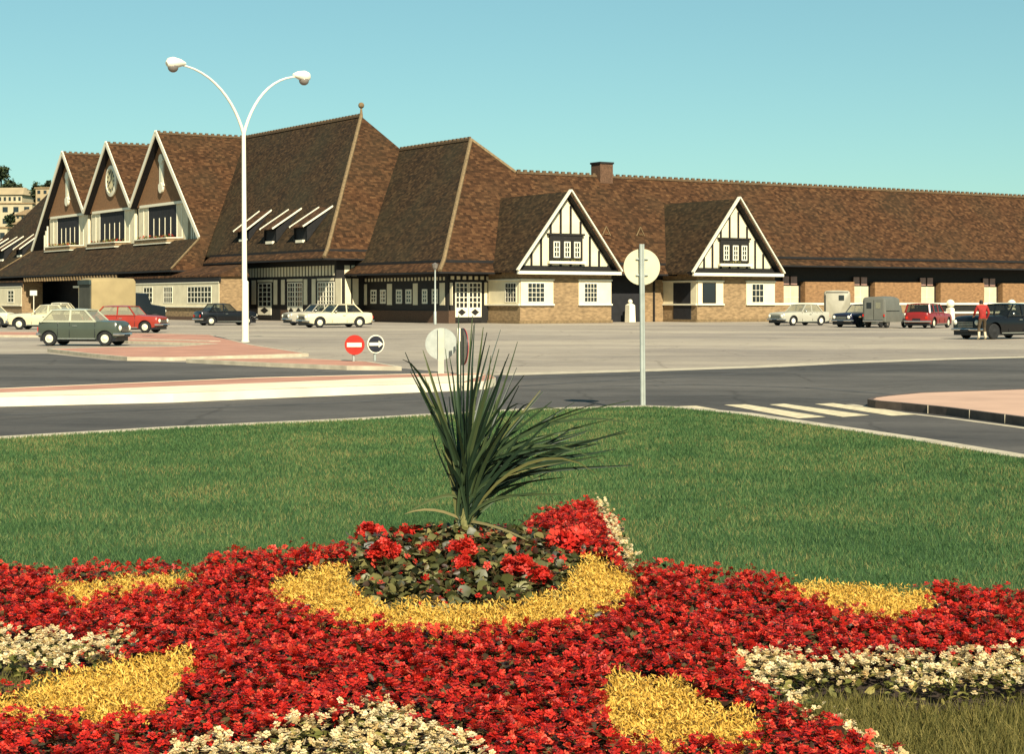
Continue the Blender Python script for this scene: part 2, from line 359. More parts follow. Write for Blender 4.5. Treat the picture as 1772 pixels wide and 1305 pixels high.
# lawn: a kerbed green with its flower bed
LAWN = [(-24,-6),(-22,6),(-13,14.6)] + [G(px,py,.1) for px,py in [(0,755),(300,737.5),(600,724),(740,716),(900,707.5),(1040,703),(1112,701.5),(1180,703.5),(1300,714.5),(1430,733.5),(1600,758),(1772,786)]] + [(7.0,12.2),(8.6,6),(9.0,-6)]
def mound(X, Y):
    return .14*np.exp(-(((X+.31)/1.05)**2+((Y-9.55)/1.05)**2)) + .05*np.exp(-((X/4.5)**2+((Y-9)/2.6)**2))
LI = inset(LAWN, .55)
mbk = MB(); n = len(LAWN)
for i in range(n):
    j = (i+1) % n
    mbk.add([(*LAWN[i],-.004),(*LAWN[j],-.004),(*LAWN[j],.10),(*LAWN[i],.10),(*LI[j],.10),(*LI[i],.10),(*LI[j],.05),(*LI[i],.05)],[(0,1,2,3),(3,2,4,5),(5,4,6,7)])
tag(mbk.build('kerb', M['kerb']), kind='structure')

def pip(px, py, poly):        # vectorised point in polygon
    inside = np.zeros(px.shape, bool); n = len(poly); j = n-1
    for i in range(n):
        xi, yi = poly[i]; xj, yj = poly[j]
        c = ((yi > py) != (yj > py)) & (px < (xj-xi)*(py-yi)/((yj-yi) if yj != yi else 1e-9)+xi)
        inside ^= c; j = i
    return inside
# lawn surface as a height grid
gx = np.arange(-24.2, 9.4, .2); gy = np.arange(-6.2, 26.4, .2)
GX, GY = np.meshgrid(gx, gy); gz = .09+mound(GX, GY)
ok = pip(GX, GY, inset(LAWN, .08))
idx = np.arange(GX.size).reshape(GX.shape)
qm = ok[:-1,:-1] & ok[1:,:-1] & ok[1:,1:] & ok[:-1,1:]
Fq = np.stack([idx[:-1,:-1][qm], idx[:-1,1:][qm], idx[1:,1:][qm], idx[1:,:-1][qm]], 1)

def lawn_mat():
    m, t, p = newmat('mown_lawn'); p.inputs['Roughness'].default_value = .9; p.inputs['Specular IOR Level'].default_value = .1
    tc = N(t, 'ShaderNodeTexCoord')
    n1 = N(t, 'ShaderNodeTexNoise'); n1.inputs['Scale'].default_value = .9; n1.inputs['Detail'].default_value = 9; n1.inputs['Roughness'].default_value = .7
    t.links.new(tc.outputs['Object'], n1.inputs['Vector'])
    r = ramp(t, [(.3, (.022,.050,.018)), (.55, (.044,.085,.030)), (.8, (.08,.11,.036))]); t.links.new(n1.outputs['Fac'], r.inputs[0])
    t.links.new(r.outputs[0], p.inputs['Base Color']); return m
lo = np_mesh('lawn', np.stack([GX.ravel(), GY.ravel(), gz.ravel()], 1), Fq, lawn_mat()); tag(lo, kind='structure')

# ------------------------------------------------------------------ FLOWER BED (regions traced in the photograph, lying on the mound)
RED = [(-300,965),(0,978),(60,985),(100,990),(150,975),(200,985),(260,975),(330,980),(400,958),(480,953),(545,945),(600,940),(660,940),(800,925),(900,905),(960,880),(1022,866),(1060,890),(1078,935),(1105,972),(1200,985),(1330,995),(1400,1000),(1590,1014),(1640,1010),(1772,1025),(2100,1040),
       (2100,1135),(1772,1130),(1560,1130),(1420,1142),(1330,1132),(1270,1128),(1290,1165),(1345,1200),(1420,1235),(1500,1275),(1570,1310),(1700,1400),(1700,1600),(-300,1600)]
YEL = {
 'ring': [(462,1020),(478,995),(540,972),(610,962),(700,950),(800,945),(900,945),(985,957),(1030,950),(1070,975),(1106,996),(1096,1020),(1060,1047),(960,1072),(860,1077),(800,1090),(700,1082),(600,1072),(525,1050)],
 'upper left': [(80,997),(130,1000),(230,988),(330,982),(342,1005),(250,1016),(180,1025),(150,1047),(108,1022)],
 'lower left': [(-300,1240),(0,1200),(80,1160),(190,1135),(330,1113),(346,1124),(322,1165),(300,1207),(210,1242),(170,1230),(90,1237),(0,1232),(-300,1290)],
 'upper right': [(1332,1006),(1380,998),(1480,1003),(1560,1010),(1600,1014),(1632,1030),(1610,1050),(1560,1066),(1480,1060),(1430,1042),(1390,1027)],
 'lower right': [(1043,1180),(1058,1148),(1100,1155),(1180,1165),(1230,1200),(1300,1214),(1328,1240),(1312,1287),(1240,1275),(1160,1292),(1098,1282),(1048,1240)]}
WHT = {
 'left': [(-300,1060),(0,1084),(80,1094),(150,1110),(180,1098),(240,1093),(237,1112),(165,1136),(100,1152),(60,1142),(0,1137),(-300,1120)],
 'bottom': [(280,1320),(300,1292),(350,1275),(440,1285),(500,1250),(590,1238),(665,1212),(740,1245),(800,1265),(845,1310),(880,1420),(250,1420)],
 'right': [(1268,1120),(1330,1128),(1420,1140),(1560,1125),(1772,1124),(2100,1130),(2100,1190),(1772,1178),(1600,1186),(1500,1168),(1400,1172),(1350,1185),(1400,1210),(1480,1250),(1575,1305),(1660,1370),(1620,1380),(1550,1310),(1440,1245),(1350,1205),(1290,1165)],
 'tip': [(1024,862),(1044,868),(1064,905),(1082,940),(1108,975),(1090,985),(1068,950),(1052,915),(1036,880)]}
DRY = [[(-300,1120),(0,1137),(60,1142),(95,1152),(60,1166),(0,1182),(-300,1230)],
       [(1330,1182),(1400,1170),(1500,1165),(1600,1184),(1772,1176),(2100,1188),(2100,1600),(1700,1600),(1640,1400),(1560,1302),(1480,1252),(1400,1212)]]
CENTRE = [(596,995),(604,960),(622,925),(680,912),(780,905),(880,902),(960,905),(1010,915),(1010,960),(985,985),(965,1015),(880,1034),(790,1036),(700,1032),(628,1020)]

def proj(X, Y, Z): return CX+F_PX*X/Y, HY-F_PX*(Z-CAMZ)/Y
def scatter(n, y0=4.4, y1=13.2):
    Y = rng.uniform(y0, y1, n); X = rng.uniform(-1, 1, n)*(.36*y1)
    k = np.abs(X) < .36*Y+.3
    return X[k], Y[k]
PH = .12
def classify(X, Y, jit=7):
    px, py = proj(X, Y, .09+mound(X, Y)+PH)
    px = px+rng.normal(0, jit, px.shape); py = py+rng.normal(0, jit*.5, py.shape)
    r = np.full(px.shape, '', dtype=object)
    r[pip(px, py, RED)] = 'red'
    for k, p in WHT.items(): r[pip(px, py, p)] = 'white '+k
    for k, p in YEL.items(): r[pip(px, py, p)] = 'yellow '+k
    for p in DRY: r[pip(px, py, p)] = 'dry'
    r[pip(px, py, CENTRE)] = 'centre'
    return r

def frames(n, tilt):
    az = rng.uniform(0, 2*math.pi, n); tl = np.abs(rng.normal(0, tilt, n)); rot = rng.uniform(0, 2*math.pi, n)
    nz = np.stack([np.sin(tl)*np.cos(az), np.sin(tl)*np.sin(az), np.cos(tl)], 1)
    h = np.tile([1., 0, 0], (n, 1)); h[np.abs(nz[:,0]) > .9] = [0, 1., 0]
    t1 = np.cross(nz, h); t1 /= np.linalg.norm(t1, axis=1)[:,None]; t2 = np.cross(nz, t1)
    c, s_ = np.cos(rot)[:,None], np.sin(rot)[:,None]
    return t1*c+t2*s_, t2*c-t1*s_, nz
def stamp(P, size, tv, tf, tilt, name, m, parent=None):
    """copies a small template (verts in units of size) at points P with random tilt, as one mesh"""
    n = len(P)
    if n == 0: return None
    if len({len(f) for f in tf}) > 1: tf = [(f[0], f[i], f[i+1]) for f in tf for i in range(1, len(f)-1)]
    A, B, C = frames(n, tilt); tv = np.array(tv, float); tf = np.array(tf); k = len(tv)
    V = P[:,None,:] + size[:,None,None]*(tv[None,:,0:1]*A[:,None,:]+tv[None,:,1:2]*B[:,None,:]+tv[None,:,2:3]*C[:,None,:])
    Fc = (tf[None]+np.arange(n)[:,None,None]*k).reshape(-1, tf.shape[1])
    return np_mesh(name, V.reshape(-1, 3), Fc, m, parent)
# templates
def petal_tpl(k=5, cup=.35):
    v = [(0,0,0)]; f = []
    for i in range(k):
        a = 2*math.pi*i/k
        for da, r, z in ((-.50,.78,cup*.8),(0,1.05,cup),(.50,.78,cup*.8)):
            v.append((r*math.cos(a+da), r*math.sin(a+da), z))
        b = 1+3*i; f.append((0, b, b+1, b+2))
    return v, f
LEAF = ([(0,-1,0),(.45,-.62,.10),(.62,.05,.18),(.10,1.0,-.12),(-.52,.25,.2),(-.48,-.55,.12)], [(0,1,2,3),(0,3,4,5)])
def bloom_tpl(k=5):      # double flower: outer petals and a raised inner tuft
    v, f = petal_tpl(k, .12); n = len(v)
    v2 = [(0,0,.25)]; 
    for i in range(4):
        a = 2*math.pi*(i+.4)/4
        for da, r, z in ((-.6,.45,.55),(0,.58,.62),(.6,.45,.55)): v2.append((r*math.cos(a+da), r*math.sin(a+da), z))
    f2 = [(n, n+1+3*i, n+2+3*i, n+3+3*i) for i in range(4)]
    return v+v2, f+f2
SPIKE = ([(-.16,0,0),(.16,0,0),(.05,.6,.55),(-.05,.9,.62)], [(0,1,2,3)])
M['redpetal'] = island_mat('red_begonia_petals', [(0,(.16,.005,.004)), (.3,(.36,.011,.007)), (.8,(.56,.024,.012)), (1,(.64,.09,.045))], .5, .3, .2)
M['bronze'] = island_mat('bronze_green_leaves', [(0,(.030,.010,.006)), (.5,(.040,.026,.010)), (1,(.10,.075,.028))], .45, .3, .1)
M['yellow'] = island_mat('golden_feather_leaves', [(0,(.44,.25,.03)), (.4,(.66,.39,.065)), (.8,(.80,.49,.10)), (1,(.66,.46,.11))], .6, .2, .25)
M['whitepetal'] = island_mat('cream_white_petals', [(0,(.54,.36,.14)), (.5,(.70,.52,.26)), (1,(.76,.64,.40))], .5, .3, .2)
M['paleleaf'] = island_mat('olive_green_leaves', [(0,(.075,.085,.018)), (.6,(.15,.14,.035)), (1,(.28,.23,.07))], .55, .25, .15)
M['grass'] = island_mat('grass_blades', [(0,(.032,.076,.026)), (.35,(.062,.130,.043)), (.78,(.108,.166,.056)), (1,(.23,.20,.075))], .7, .12, .25, .85, .7)
M['drygrass'] = island_mat('dry_grass_blades', [(0,(.065,.062,.016)), (.5,(.125,.112,.028)), (1,(.25,.20,.06))], .7, .2, .25)
M['bigleaf'] = island_mat('olive_round_leaves', [(0,(.010,.012,.004)), (.4,(.040,.042,.012)), (.75,(.105,.100,.030)), (1,(.22,.19,.07))], .45, .35, .1)

def pts(X, Y, h): return np.stack([X, Y, .09+mound(X, Y)+h], 1)
# soil under the planting
X, Y = scatter(500000); Cc = classify(X, Y, 3)
bedmask = Cc != ''
def soil(sel, nm):
    X0, Y0 = X[sel], Y[sel]; ix = np.round(X0/.08).astype(int); iy = np.round(Y0/.08).astype(int)
    cells = np.unique(np.stack([ix, iy], 1), axis=0)
    q = np.array([(-.5,-.5),(.5,-.5),(.5,.5),(-.5,.5)])*.08
    V = (cells[:,None,:]*.08+q[None]).reshape(-1, 2)
    V3 = np.stack([V[:,0], V[:,1], .097+mound(V[:,0], V[:,1])], 1)
    o = np_mesh(nm, V3, np.arange(len(V3)).reshape(-1, 4), M['earth']); tag(o, kind='structure')
soil(bedmask & (Cc != 'dry'), 'soil')

def sample(n, jit):
    X, Y = scatter(n); return X, Y, classify(X, Y, jit)
SR, SL, SY, SW, SG = sample(190000, 6), sample(170000, 7), sample(2000000, 5), sample(150000, 5), sample(110000, 5)
def clump_dist(X, Y, c):      # distance to the nearest plant on a jittered planting grid
    best = np.full(X.shape, 9.0); iy = np.floor(Y/c)
    for dj in (-1, 0, 1):
        jy = iy+dj; off = .5*(jy % 2); ix = np.floor(X/c-off)
        for di in (-1, 0, 1):
            jx = ix+di; h1 = np.modf(np.abs(np.sin(jx*127.1+jy*311.7)*43758.5453))[0]; h2 = np.modf(np.abs(np.sin(jx*269.5+jy*183.3)*24634.6345))[0]
            best = np.minimum(best, np.hypot((jx+off+.5+.55*(h1-.5))*c-X, (jy+.5+.55*(h2-.5))*c-Y))
    return best
def grow(src, cls, h0, h1, size, tpl, tilt, name, m, parent=None, clump=.03):
    Xf, Yf, Cf = src; k = Cf == cls; Xf, Yf = Xf[k], Yf[k]
    d = clump_dist(Xf, Yf, .19); keep = rng.random(len(Xf)) < np.clip(1.25-(d/.15)**2, .12, 1); Xf, Yf, d = Xf[keep], Yf[keep], d[keep]
    cl = 1.1-2.0*(d/.13)**2
    return stamp(pts(Xf, Yf, rng.uniform(h0, h1, len(Xf))+clump*cl), rng.uniform(size[0], size[1], len(Xf)), *tpl, tilt, name, m, parent)
o = grow(SR, 'red', .07, .125, (.010,.021), bloom_tpl(), .6, 'flower_bed', M['redpetal'])
tag(o, 'red begonias massed with bronze leaves around the yellow patches', 'flower bed', kind='stuff')
lf = grow(SL, 'red', .01, .10, (.014,.027), LEAF, .7, 'leaves', M['bronze'], o); lf['kind'] = 'stuff'
yl = {'ring': 'ring of golden yellow foliage round the spiky plant', 'upper left': 'small yellow foliage patch near the lawn at left edge of the red bed',
      'lower left': 'large bright yellow foliage patch below the left white flowers', 'upper right': 'yellow foliage patch beside the lawn right of the star tip',
      'lower right': 'square yellow foliage patch at the bottom beside dry grass corner'}
for k_, lb in yl.items():
    o = grow(SY, 'yellow '+k_, .02, .10, (.010,.024), SPIKE, 1.0, 'flower_bed', M['yellow'], None, .014); tag(o, lb, 'flower bed', kind='stuff')
wl = {'left': 'white flower band at the left edge above yellow foliage', 'bottom': 'white flower patch at the bottom centre of the red bed',
      'right': 'long white flower band edging the dry grass at right', 'tip': 'thin white flower edging up the star tip beside the lawn'}
for k_, lb in wl.items():
    o = grow(SW, 'white '+k_, .08, .135, (.009,.018), bloom_tpl(), .55, 'flower_bed', M['whitepetal']); tag(o, lb, 'flower bed', kind='stuff')
    lf = grow(SG, 'white '+k_, .01, .10, (.012,.026), LEAF, .7, 'leaves', M['paleleaf'], o); lf['kind'] = 'stuff'

# grass blades
def blades(X, Y, h, wd, m, name, label, z=.09):
    n = len(X); az = rng.uniform(0, 2*math.pi, n); ln = rng.normal(0, .45, (n, 2))*h[:,None]
    bx = np.cos(az)*wd/2; by = np.sin(az)*wd/2; zz = z+mound(X, Y)
    V = np.empty((n, 3, 3))
    V[:,0] = np.stack([X-bx, Y-by, zz-.005], 1); V[:,1] = np.stack([X+bx, Y+by, zz-.005], 1)
    V[:,2] = np.stack([X+ln[:,0], Y+ln[:,1], zz+h], 1)
    o = np_mesh(name, V.reshape(-1, 3), np.arange(3*n).reshape(-1, 3), m); return tag(o, label, 'grass', kind='stuff')
LIN = inset(LAWN, .50)
n = 1500000; Yg = rng.uniform(6, 26, n); Xg = rng.uniform(-1, 1, n)*12.5
k = (np.abs(Xg) < .34*Yg+3.5) & (rng.random(n) < np.clip(12/Yg, .3, 1)) & pip(Xg, Yg, LIN); Xg, Yg = Xg[k], Yg[k]
cl = classify(Xg, Yg, 4); k = cl == ''; Xg, Yg = Xg[k], Yg[k]
blades(Xg, Yg, rng.uniform(.018, .042, len(Xg)), .006*np.clip(Yg/11, 1, 2.4), M['grass'], 'lawn_grass', 'short green lawn grass between the flower bed and the kerb')
Xd, Yd = scatter(420000, 4.6, 10.5); k = classify(Xd, Yd, 4) == 'dry'
Xd, Yd = Xd[k], Yd[k]
blades(Xd, Yd, rng.uniform(.04, .09, len(Xd)), np.full(len(Xd), .006), M['drygrass'], 'dry_grass', 'yellowing dry grass in the corner points of the flower bed')

# big-leaved plants in the middle
ROUND = ([(0,0,0)]+[(math.cos(a)*(1 if i % 2 else .9), math.sin(a)*(1 if i % 2 else .9), -.18+.1*(i % 2)) for i, a in enumerate(2*math.pi*j/8 for j in range(8))],
         [(0,i+1,(i+1) % 8+1) for i in range(8)])
Xc, Yc = scatter(34000, 7.8, 11.5); k = classify(Xc, Yc, 4) == 'centre'; Xc, Yc = Xc[k], Yc[k]
dc = np.hypot((Xc+.31)/.66, (Yc-9.55)/.75)
hc = np.clip(.13-.05*dc, .04, .4)*rng.uniform(.5, 1.1, len(Xc))
o = stamp(pts(Xc, Yc, hc), rng.uniform(.016, .040, len(Xc)), *ROUND, .95, 'begonia_foliage', M['bigleaf'])
tag(o, 'olive round begonia leaves packed at the foot of the spiky plant', 'foliage', kind='stuff')
FOL = o
M['bloom'] = island_mat('scarlet_bloom_petals', [(0,(.34,.010,.007)), (.6,(.50,.022,.012)), (1,(.58,.07,.04))], .5, .3, .2)
Xb, Yb, Cb = SR; k = (Cb == 'centre') & (rng.random(len(Xb)) < .035); Xb, Yb = Xb[k], Yb[k]
db = np.hypot((Xb+.31)/.66, (Yb-9.55)/.75); fo = stamp(pts(Xb, Yb, np.clip(.14-.05*db, .05, .4)*rng.uniform(.7, 1.15, len(Xb))), rng.uniform(.012, .026, len(Xb)), *bloom_tpl(), .8, 'flowers', M['bloom'], FOL); fo['kind'] = 'stuff'
k = (Cb == 'centre') & (rng.random(len(Xb_ := SR[0])) < .3); Xb, Yb = SR[0][k], SR[1][k]; db = np.hypot((Xb+.31)/.66, (Yb-9.55)/.75)
fo = stamp(pts(Xb, Yb, np.clip(.13-.05*db, .05, .4)*rng.uniform(.6, 1.1, len(Xb))), rng.uniform(.014, .03, len(Xb)), *LEAF, .9, 'leaves', M['bronze'], FOL); fo['kind'] = 'stuff'
def begonia(px, py, wpx, label, Y=None):
    Y = (Y or 9.3)-.18; c = PT(px, py, Y); r = wpx/2/F_PX*Y*1.1
    g0 = .09+float(mound(np.array(c.x), np.array(c.y)))
    root = empty('begonia_plant', (c.x, c.y, g0), 0, label, 'flower', 'large red begonias round the spiky plant')
    st = MB(); st.tube([(0,0,-.02),(.01,.01,(c.z-g0)*.6),(0,0,c.z-g0)], [.012,.010,.008], 6); st.build('stem', M['bigleaf'], root)
    n = 120; d = rng.normal(0, 1, (n, 3)); d /= np.linalg.norm(d, axis=1)[:,None]
    P = d*np.array([r, r, r*.75])*rng.uniform(.55, 1, (n, 1))+np.array([0, 0, c.z-g0])
    stamp(P, rng.uniform(.22, .36, n)*r+.004, *bloom_tpl(5), 1.0, 'bloom', M['bloom'], root)
    n = 16; P = rng.normal(0, 1, (n, 3))*np.array([r, r, r*.3])+np.array([0, 0, (c.z-g0)*.5])
    stamp(P, rng.uniform(.03, .05, n), *ROUND, .7, 'leaves', M['bigleaf'], root)
for px, py, wpx, lb, Y in [
    (640,925,46,'red begonia at the left back of the centre clump, low and broad',10.1), (708,938,58,'red begonia with a tall dome of bloom left of the spiky plant',9.7),
    (665,960,56,'red begonia with drooping bloom at the left front of the centre clump',9.2), (742,955,34,'small red begonia just left of the tall front bloom',9.3),
    (763,921,26,'tiny red begonia bloom over a dark leaf gap behind the clump',9.8), (800,952,44,'upright red begonia directly in front of the spiky stem',9.2),
    (800,978,34,'small red begonia bloom hanging below the one before the stem',9.0), (897,980,50,'round red begonia at the right front of the centre clump',8.95),
    (935,1000,40,'lowest red begonia touching the yellow ring at right front',8.85), (985,945,76,'widest red begonia at the right side of the centre clump',9.6)]:
    begonia(px, py, wpx, lb, Y)

# spiky plant
def spiky():
    base = PT(800, 945, 9.55); gz0 = .09+float(mound(np.array(base.x), np.array(base.y)))
    root = empty('spiky_plant', (base.x, base.y, gz0), 0, 'tall spiky plant with thin dark green sword leaves rising from the bed', 'plant')
    st = MB(); st.tube([(0,0,-.05),(.01,0,.12),(.02,0,.30)], [.035,.032,.026], 8); st.build('stem', mat('spiky_stem', (.16,.15,.05), .7, .3, 20), root)
    tips = [(698,560),(714,640),(735,655),(748,690),(760,640),(775,600),(790,548),(803,575),(820,545),(835,566),(862,575),(845,610),(893,597),(880,622),(905,650),(938,680),(962,672),(925,640),
            (870,660),(850,690),(820,640),(790,660),(772,700),(890,700),(915,715),(1072,700),(1085,742),(1046,778),(1035,758),(1010,800),(1060,720),(985,770),(960,740),(1000,735),(1030,700),(955,800),
            (1095,690),(975,830),(940,800),(995,700),(1092,800),(1020,745),(900,745),(930,760),(870,740),(840,735),(810,715),(770,740),(760,780),(745,720),(1060,770),(965,715),(985,855),(700,882),(940,850),(728,600)]
    lv = MB()
    tips = tips+[((a[0]+b[0])/2+random.uniform(-12,12), (a[1]+b[1])/2+random.uniform(-10,25)) for a, b in zip(tips, tips[1:]) if abs(a[0]-b[0]) < 130 and random.random() < .95]
    for (tx, ty) in tips:
        dx = tx-800; side = max(-1, min(1, dx/300))
        Yt = 9.55+random.uniform(-.45, .45)*(1-.3*abs(side))
        T = PT(tx+random.uniform(-6, 6), ty+random.uniform(-6, 6), Yt)-Vector((base.x, base.y, gz0))
        s0 = Vector((random.uniform(-.03, .05), random.uniform(-.03, .03), random.uniform(.10, .32)))
        L = (T-s0).length
        c1 = s0+Vector((T.x*.12, T.y*.12, L*.33)); c2 = s0+(T-s0)*random.uniform(.55,.68)+Vector((random.uniform(-.04,.04), random.uniform(-.05,.05), random.uniform(.06,.16)*L*abs(side)+.02))
        if random.random() < .16: T = T+Vector((random.uniform(-.08,.08), -.05, -random.uniform(.08,.2))); c2 = c2+Vector((0,0,.10))
        n = 9; wmax = random.uniform(.0055, .0115); rotv = (T-s0).cross(Vector((random.uniform(-.9,.9), 1, random.uniform(-.5,.5)))).normalized()
        L1 = []; L2 = []; Mid = []
        for i in range(n+1):
            u = i/n; p = s0*(1-u)**3+c1*3*u*(1-u)**2+c2*3*u*u*(1-u)+T*u**3
            wd = wmax*(.55+.45*math.sin(min(1, u*2.2)*math.pi/2))*(1-u**2.8)+.0020
            L1.append(p-rotv*wd); L2.append(p+rotv*wd); Mid.append(p+Vector((0, .5, -.5)).normalized()*wd*.5)
        vs = []; 
        for i in range(n+1): vs += [L1[i], Mid[i], L2[i]]
        fs = []
        for i in range(n): fs += [(3*i,3*i+1,3*i+4,3*i+3),(3*i+1,3*i+2,3*i+5,3*i+4)]
        lv.add(vs, fs)
    lm = island_mat('sword_leaves', [(0,(.007,.015,.009)), (.5,(.018,.036,.017)), (.82,(.050,.075,.030)), (1,(.13,.12,.04))], .45, .3, .15)
    lv.build('leaves', lm, root)
    dl = MB()      # drooping old leaves
    for (tx, ty, mx, my) in [(930,945,860,905),(700,890,750,870),(872,960,830,925),(690,945,750,930)]:
        T = PT(tx, ty, 9.35)-Vector((base.x, base.y, gz0)); Mi = PT(mx, my, 9.45)-Vector((base.x, base.y, gz0)); s0 = Vector((.01, 0, .16))
        P = [s0*(1-u)**2+Mi*2*u*(1-u)+T*u*u for u in [i/6 for i in range(7)]]
        vs = []
        for i, p in enumerate(P): wd = .006*(1-(i/6)**3)+.001; vs += [p+Vector((0,0,-wd)), p+Vector((0,.01,wd))]
        dl.add(vs, [(2*i,2*i+1,2*i+3,2*i+2) for i in range(6)])
    dl.build('dry_leaves', island_mat('dry_leaves', [(0,(.08,.075,.03)), (1,(.15,.12,.05))], .6), root)
spiky()

# ------------------------------------------------------------------ STATION (local axes: a along the right wing, b into the building)
U = Vector((.8376, .5463, 0)); V_ = Vector((-.5463, .8376, 0)); OX = Vector((-1.777, 130, 0))
ST = empty('station_building', OX, math.atan2(U.y, U.x), 'long railway station with steep brown tiled roofs, half timbered gables and clock', 'building')
def to_local(p):
    d = Vector(p)-OX; return Vector((d.dot(U), d.dot(V_), d.z))
def pix_plane(px, py, o, nrm):       # photo ray met with a plane given in local axes
    C0 = to_local((0, 0, CAMZ)); d = Vector(((px-CX)/F_PX, 1, (HY-py)/F_PX)); dl = Vector((d.dot(U), d.dot(V_), d.z))
    nrm = Vector(nrm); t = (Vector(o)-C0).dot(nrm)/dl.dot(nrm); return C0+dl*t
class Face:
    def __init__(s, o, t, n): s.o = Vector((*o, 0)); s.t = Vector((*t, 0)); s.n = Vector((*n, 0))
    def P(s, q, d, z): p = s.o+s.t*q+s.n*d; return (p.x, p.y, z)
    def px(s, px, py): p = pix_plane(px, py, s.o, s.n); return (p-s.o).dot(s.t), p.z
    def box(s, mb, q0, q1, d0, d1, z0, z1):
        if (s.t.x*s.n.y-s.t.y*s.n.x) > 0: d0, d1 = d1, d0
        mb.corners([s.P(q0,d1,z0), s.P(q1,d1,z0), s.P(q1,d0,z0), s.P(q0,d0,z0), s.P(q0,d1,z1), s.P(q1,d1,z1), s.P(q1,d0,z1), s.P(q0,d0,z1)])
    def rect(s, x0, x1, y0, y1):
        a = s.px(x0, (y0+y1)/2)[0]; b = s.px(x1, (y0+y1)/2)[0]; xm = (x0+x1)/2
        return min(a, b), max(a, b), s.px(xm, y1)[1], s.px(xm, y0)[1]

def window(F, q0, q1, z0, z1, nx, ny, par=None, d=.03, fr=.06, bar=.035, fm=None, gm=None, name='window'):
    mb = MB(); fm = fm or M['trim']; gm = gm or M['glass']
    F.box(mb, q0, q0+fr, -.02, d, z0, z1); F.box(mb, q1-fr, q1, -.02, d, z0, z1)
    F.box(mb, q0+fr, q1-fr, -.02, d-.004, z0, z0+fr); F.box(mb, q0+fr, q1-fr, -.02, d-.004, z1-fr, z1)
    for i in range(1, nx): q = q0+fr+(q1-q0-2*fr)*i/nx; F.box(mb, q-bar/2, q+bar/2, -.02, d-.008, z0+fr, z1-fr)
    for j in range(1, ny): z = z0+fr+(z1-z0-2*fr)*j/ny; F.box(mb, q0+fr, q1-fr, -.02, d-.012, z-bar/2, z+bar/2)
    o = mb.build(name, fm, par or ST)
    g = MB(); F.box(g, q0+fr*.5, q1-fr*.5, -.015, max(.006, d-.024) if d > 0 else d-.03, z0+fr*.5, z1-fr*.5); g.build('pane', gm, o)
    return o
def rail_door(F, q0, q1, z0, z1, leaves=2):
    """door: lattice glazing above a white panel with a dark diamond"""
    zs = z0+.34; zm = z0+(z1-z0)*.36; mb = MB(); w_ = (q1-q0)/leaves
    di = MB(); gl = MB(); kb = MB()
    for k in range(leaves):
        a, b = q0+w_*k+.02, q0+w_*(k+1)-.02
        F.box(mb, a, b, -.02, .05, zs, zm)
        F.box(mb, a, a+.09, -.02, .05, zm, z1); F.box(mb, b-.09, b, -.02, .05, zm, z1); F.box(mb, a+.09, b-.09, -.02, .046, z1-.09, z1)
        for i in (1, 2): q = a+(b-a)*i/3; F.box(mb, q-.035, q+.035, -.02, .042, zm, z1-.09)
        for i in range(1, 5): z = zm+(z1-zm)*i/5; F.box(mb, a+.09, b-.09, -.02, .038, z-.03, z+.03)
        F.box(gl, a+.05, b-.05, -.015, .004, zm, z1-.05); F.box(kb, a, b, -.02, .046, z0, zs-.01)
        c = (a+b)/2; zc = (zs+zm)/2; dw = (b-a)*.32; dh = (zm-zs)*.36
        p = [F.P(c-dw,.056,zc), F.P(c,.056,zc-dh), F.P(c+dw,.056,zc), F.P(c,.056,zc+dh)]
        di.slab(p, .012, -F.n)
    o = mb.build('door', M['trim'], ST); gl.build_each('pane', M['glass'], o); kb.build_each('kick_plate', M['timber'], o); di.build_each('diamond', M['timber'], o)
    return o

TH = .16
def roof(polys, name='roof', m=None):
    for p in polys:
        mb = MB(); mb.slab(p, TH); mb.build(name, m or M['tile'], ST)
# --- right-hand roofs: second block and long wing share the front slope
ma = .95; zf = lambda b: 4.5+(b+1)*ma
AP2 = (4.54, 9.8, zf(9.8)); WR = (6.99, 6.9, zf(6.9)); AEND = 98
wing = [(-4.34,-.8,zf(-.8)), (24.7,-.8,zf(-.8)), (24.7,0,zf(0)), (AEND,0,zf(0)), (AEND,6.9,zf(6.9)), WR, AP2]
T2L = [AP2, (4.54,26,AP2[2]), (-4.34,26,4.69), (-4.34,-.8,4.69)]
T2R = [(4.54,26,AP2[2]), AP2, WR, (12.6,6.9-.01,zf(6.9)-5.2), (12.6,26,5.6)]
wback = [(6.99,6.9,zf(6.9)), (AEND,6.9,zf(6.9)), (AEND,14.6,4.7), (6.99,14.6,4.7)]
roof([wing, T2R, wback]); roof([T2L], 'roof', M['shadetile'])
def flare(p0, p1, q1, q0): return [p0, p1, q1, q0]
fl = [flare((-5.3,-1.8,3.85),(24.7,-1.8,3.85),(24.7,-.8,4.50),(-4.34,-.8,4.50)),
      flare((-5.3,13.2,3.85),(-5.3,-1.8,3.85),(-4.34,-.8,4.50),(-4.34,13.2,4.50)),
      flare((24.9,-1.0,4.74),(AEND,-1.0,4.74),(AEND,0,5.18),(24.9,0,5.18))]
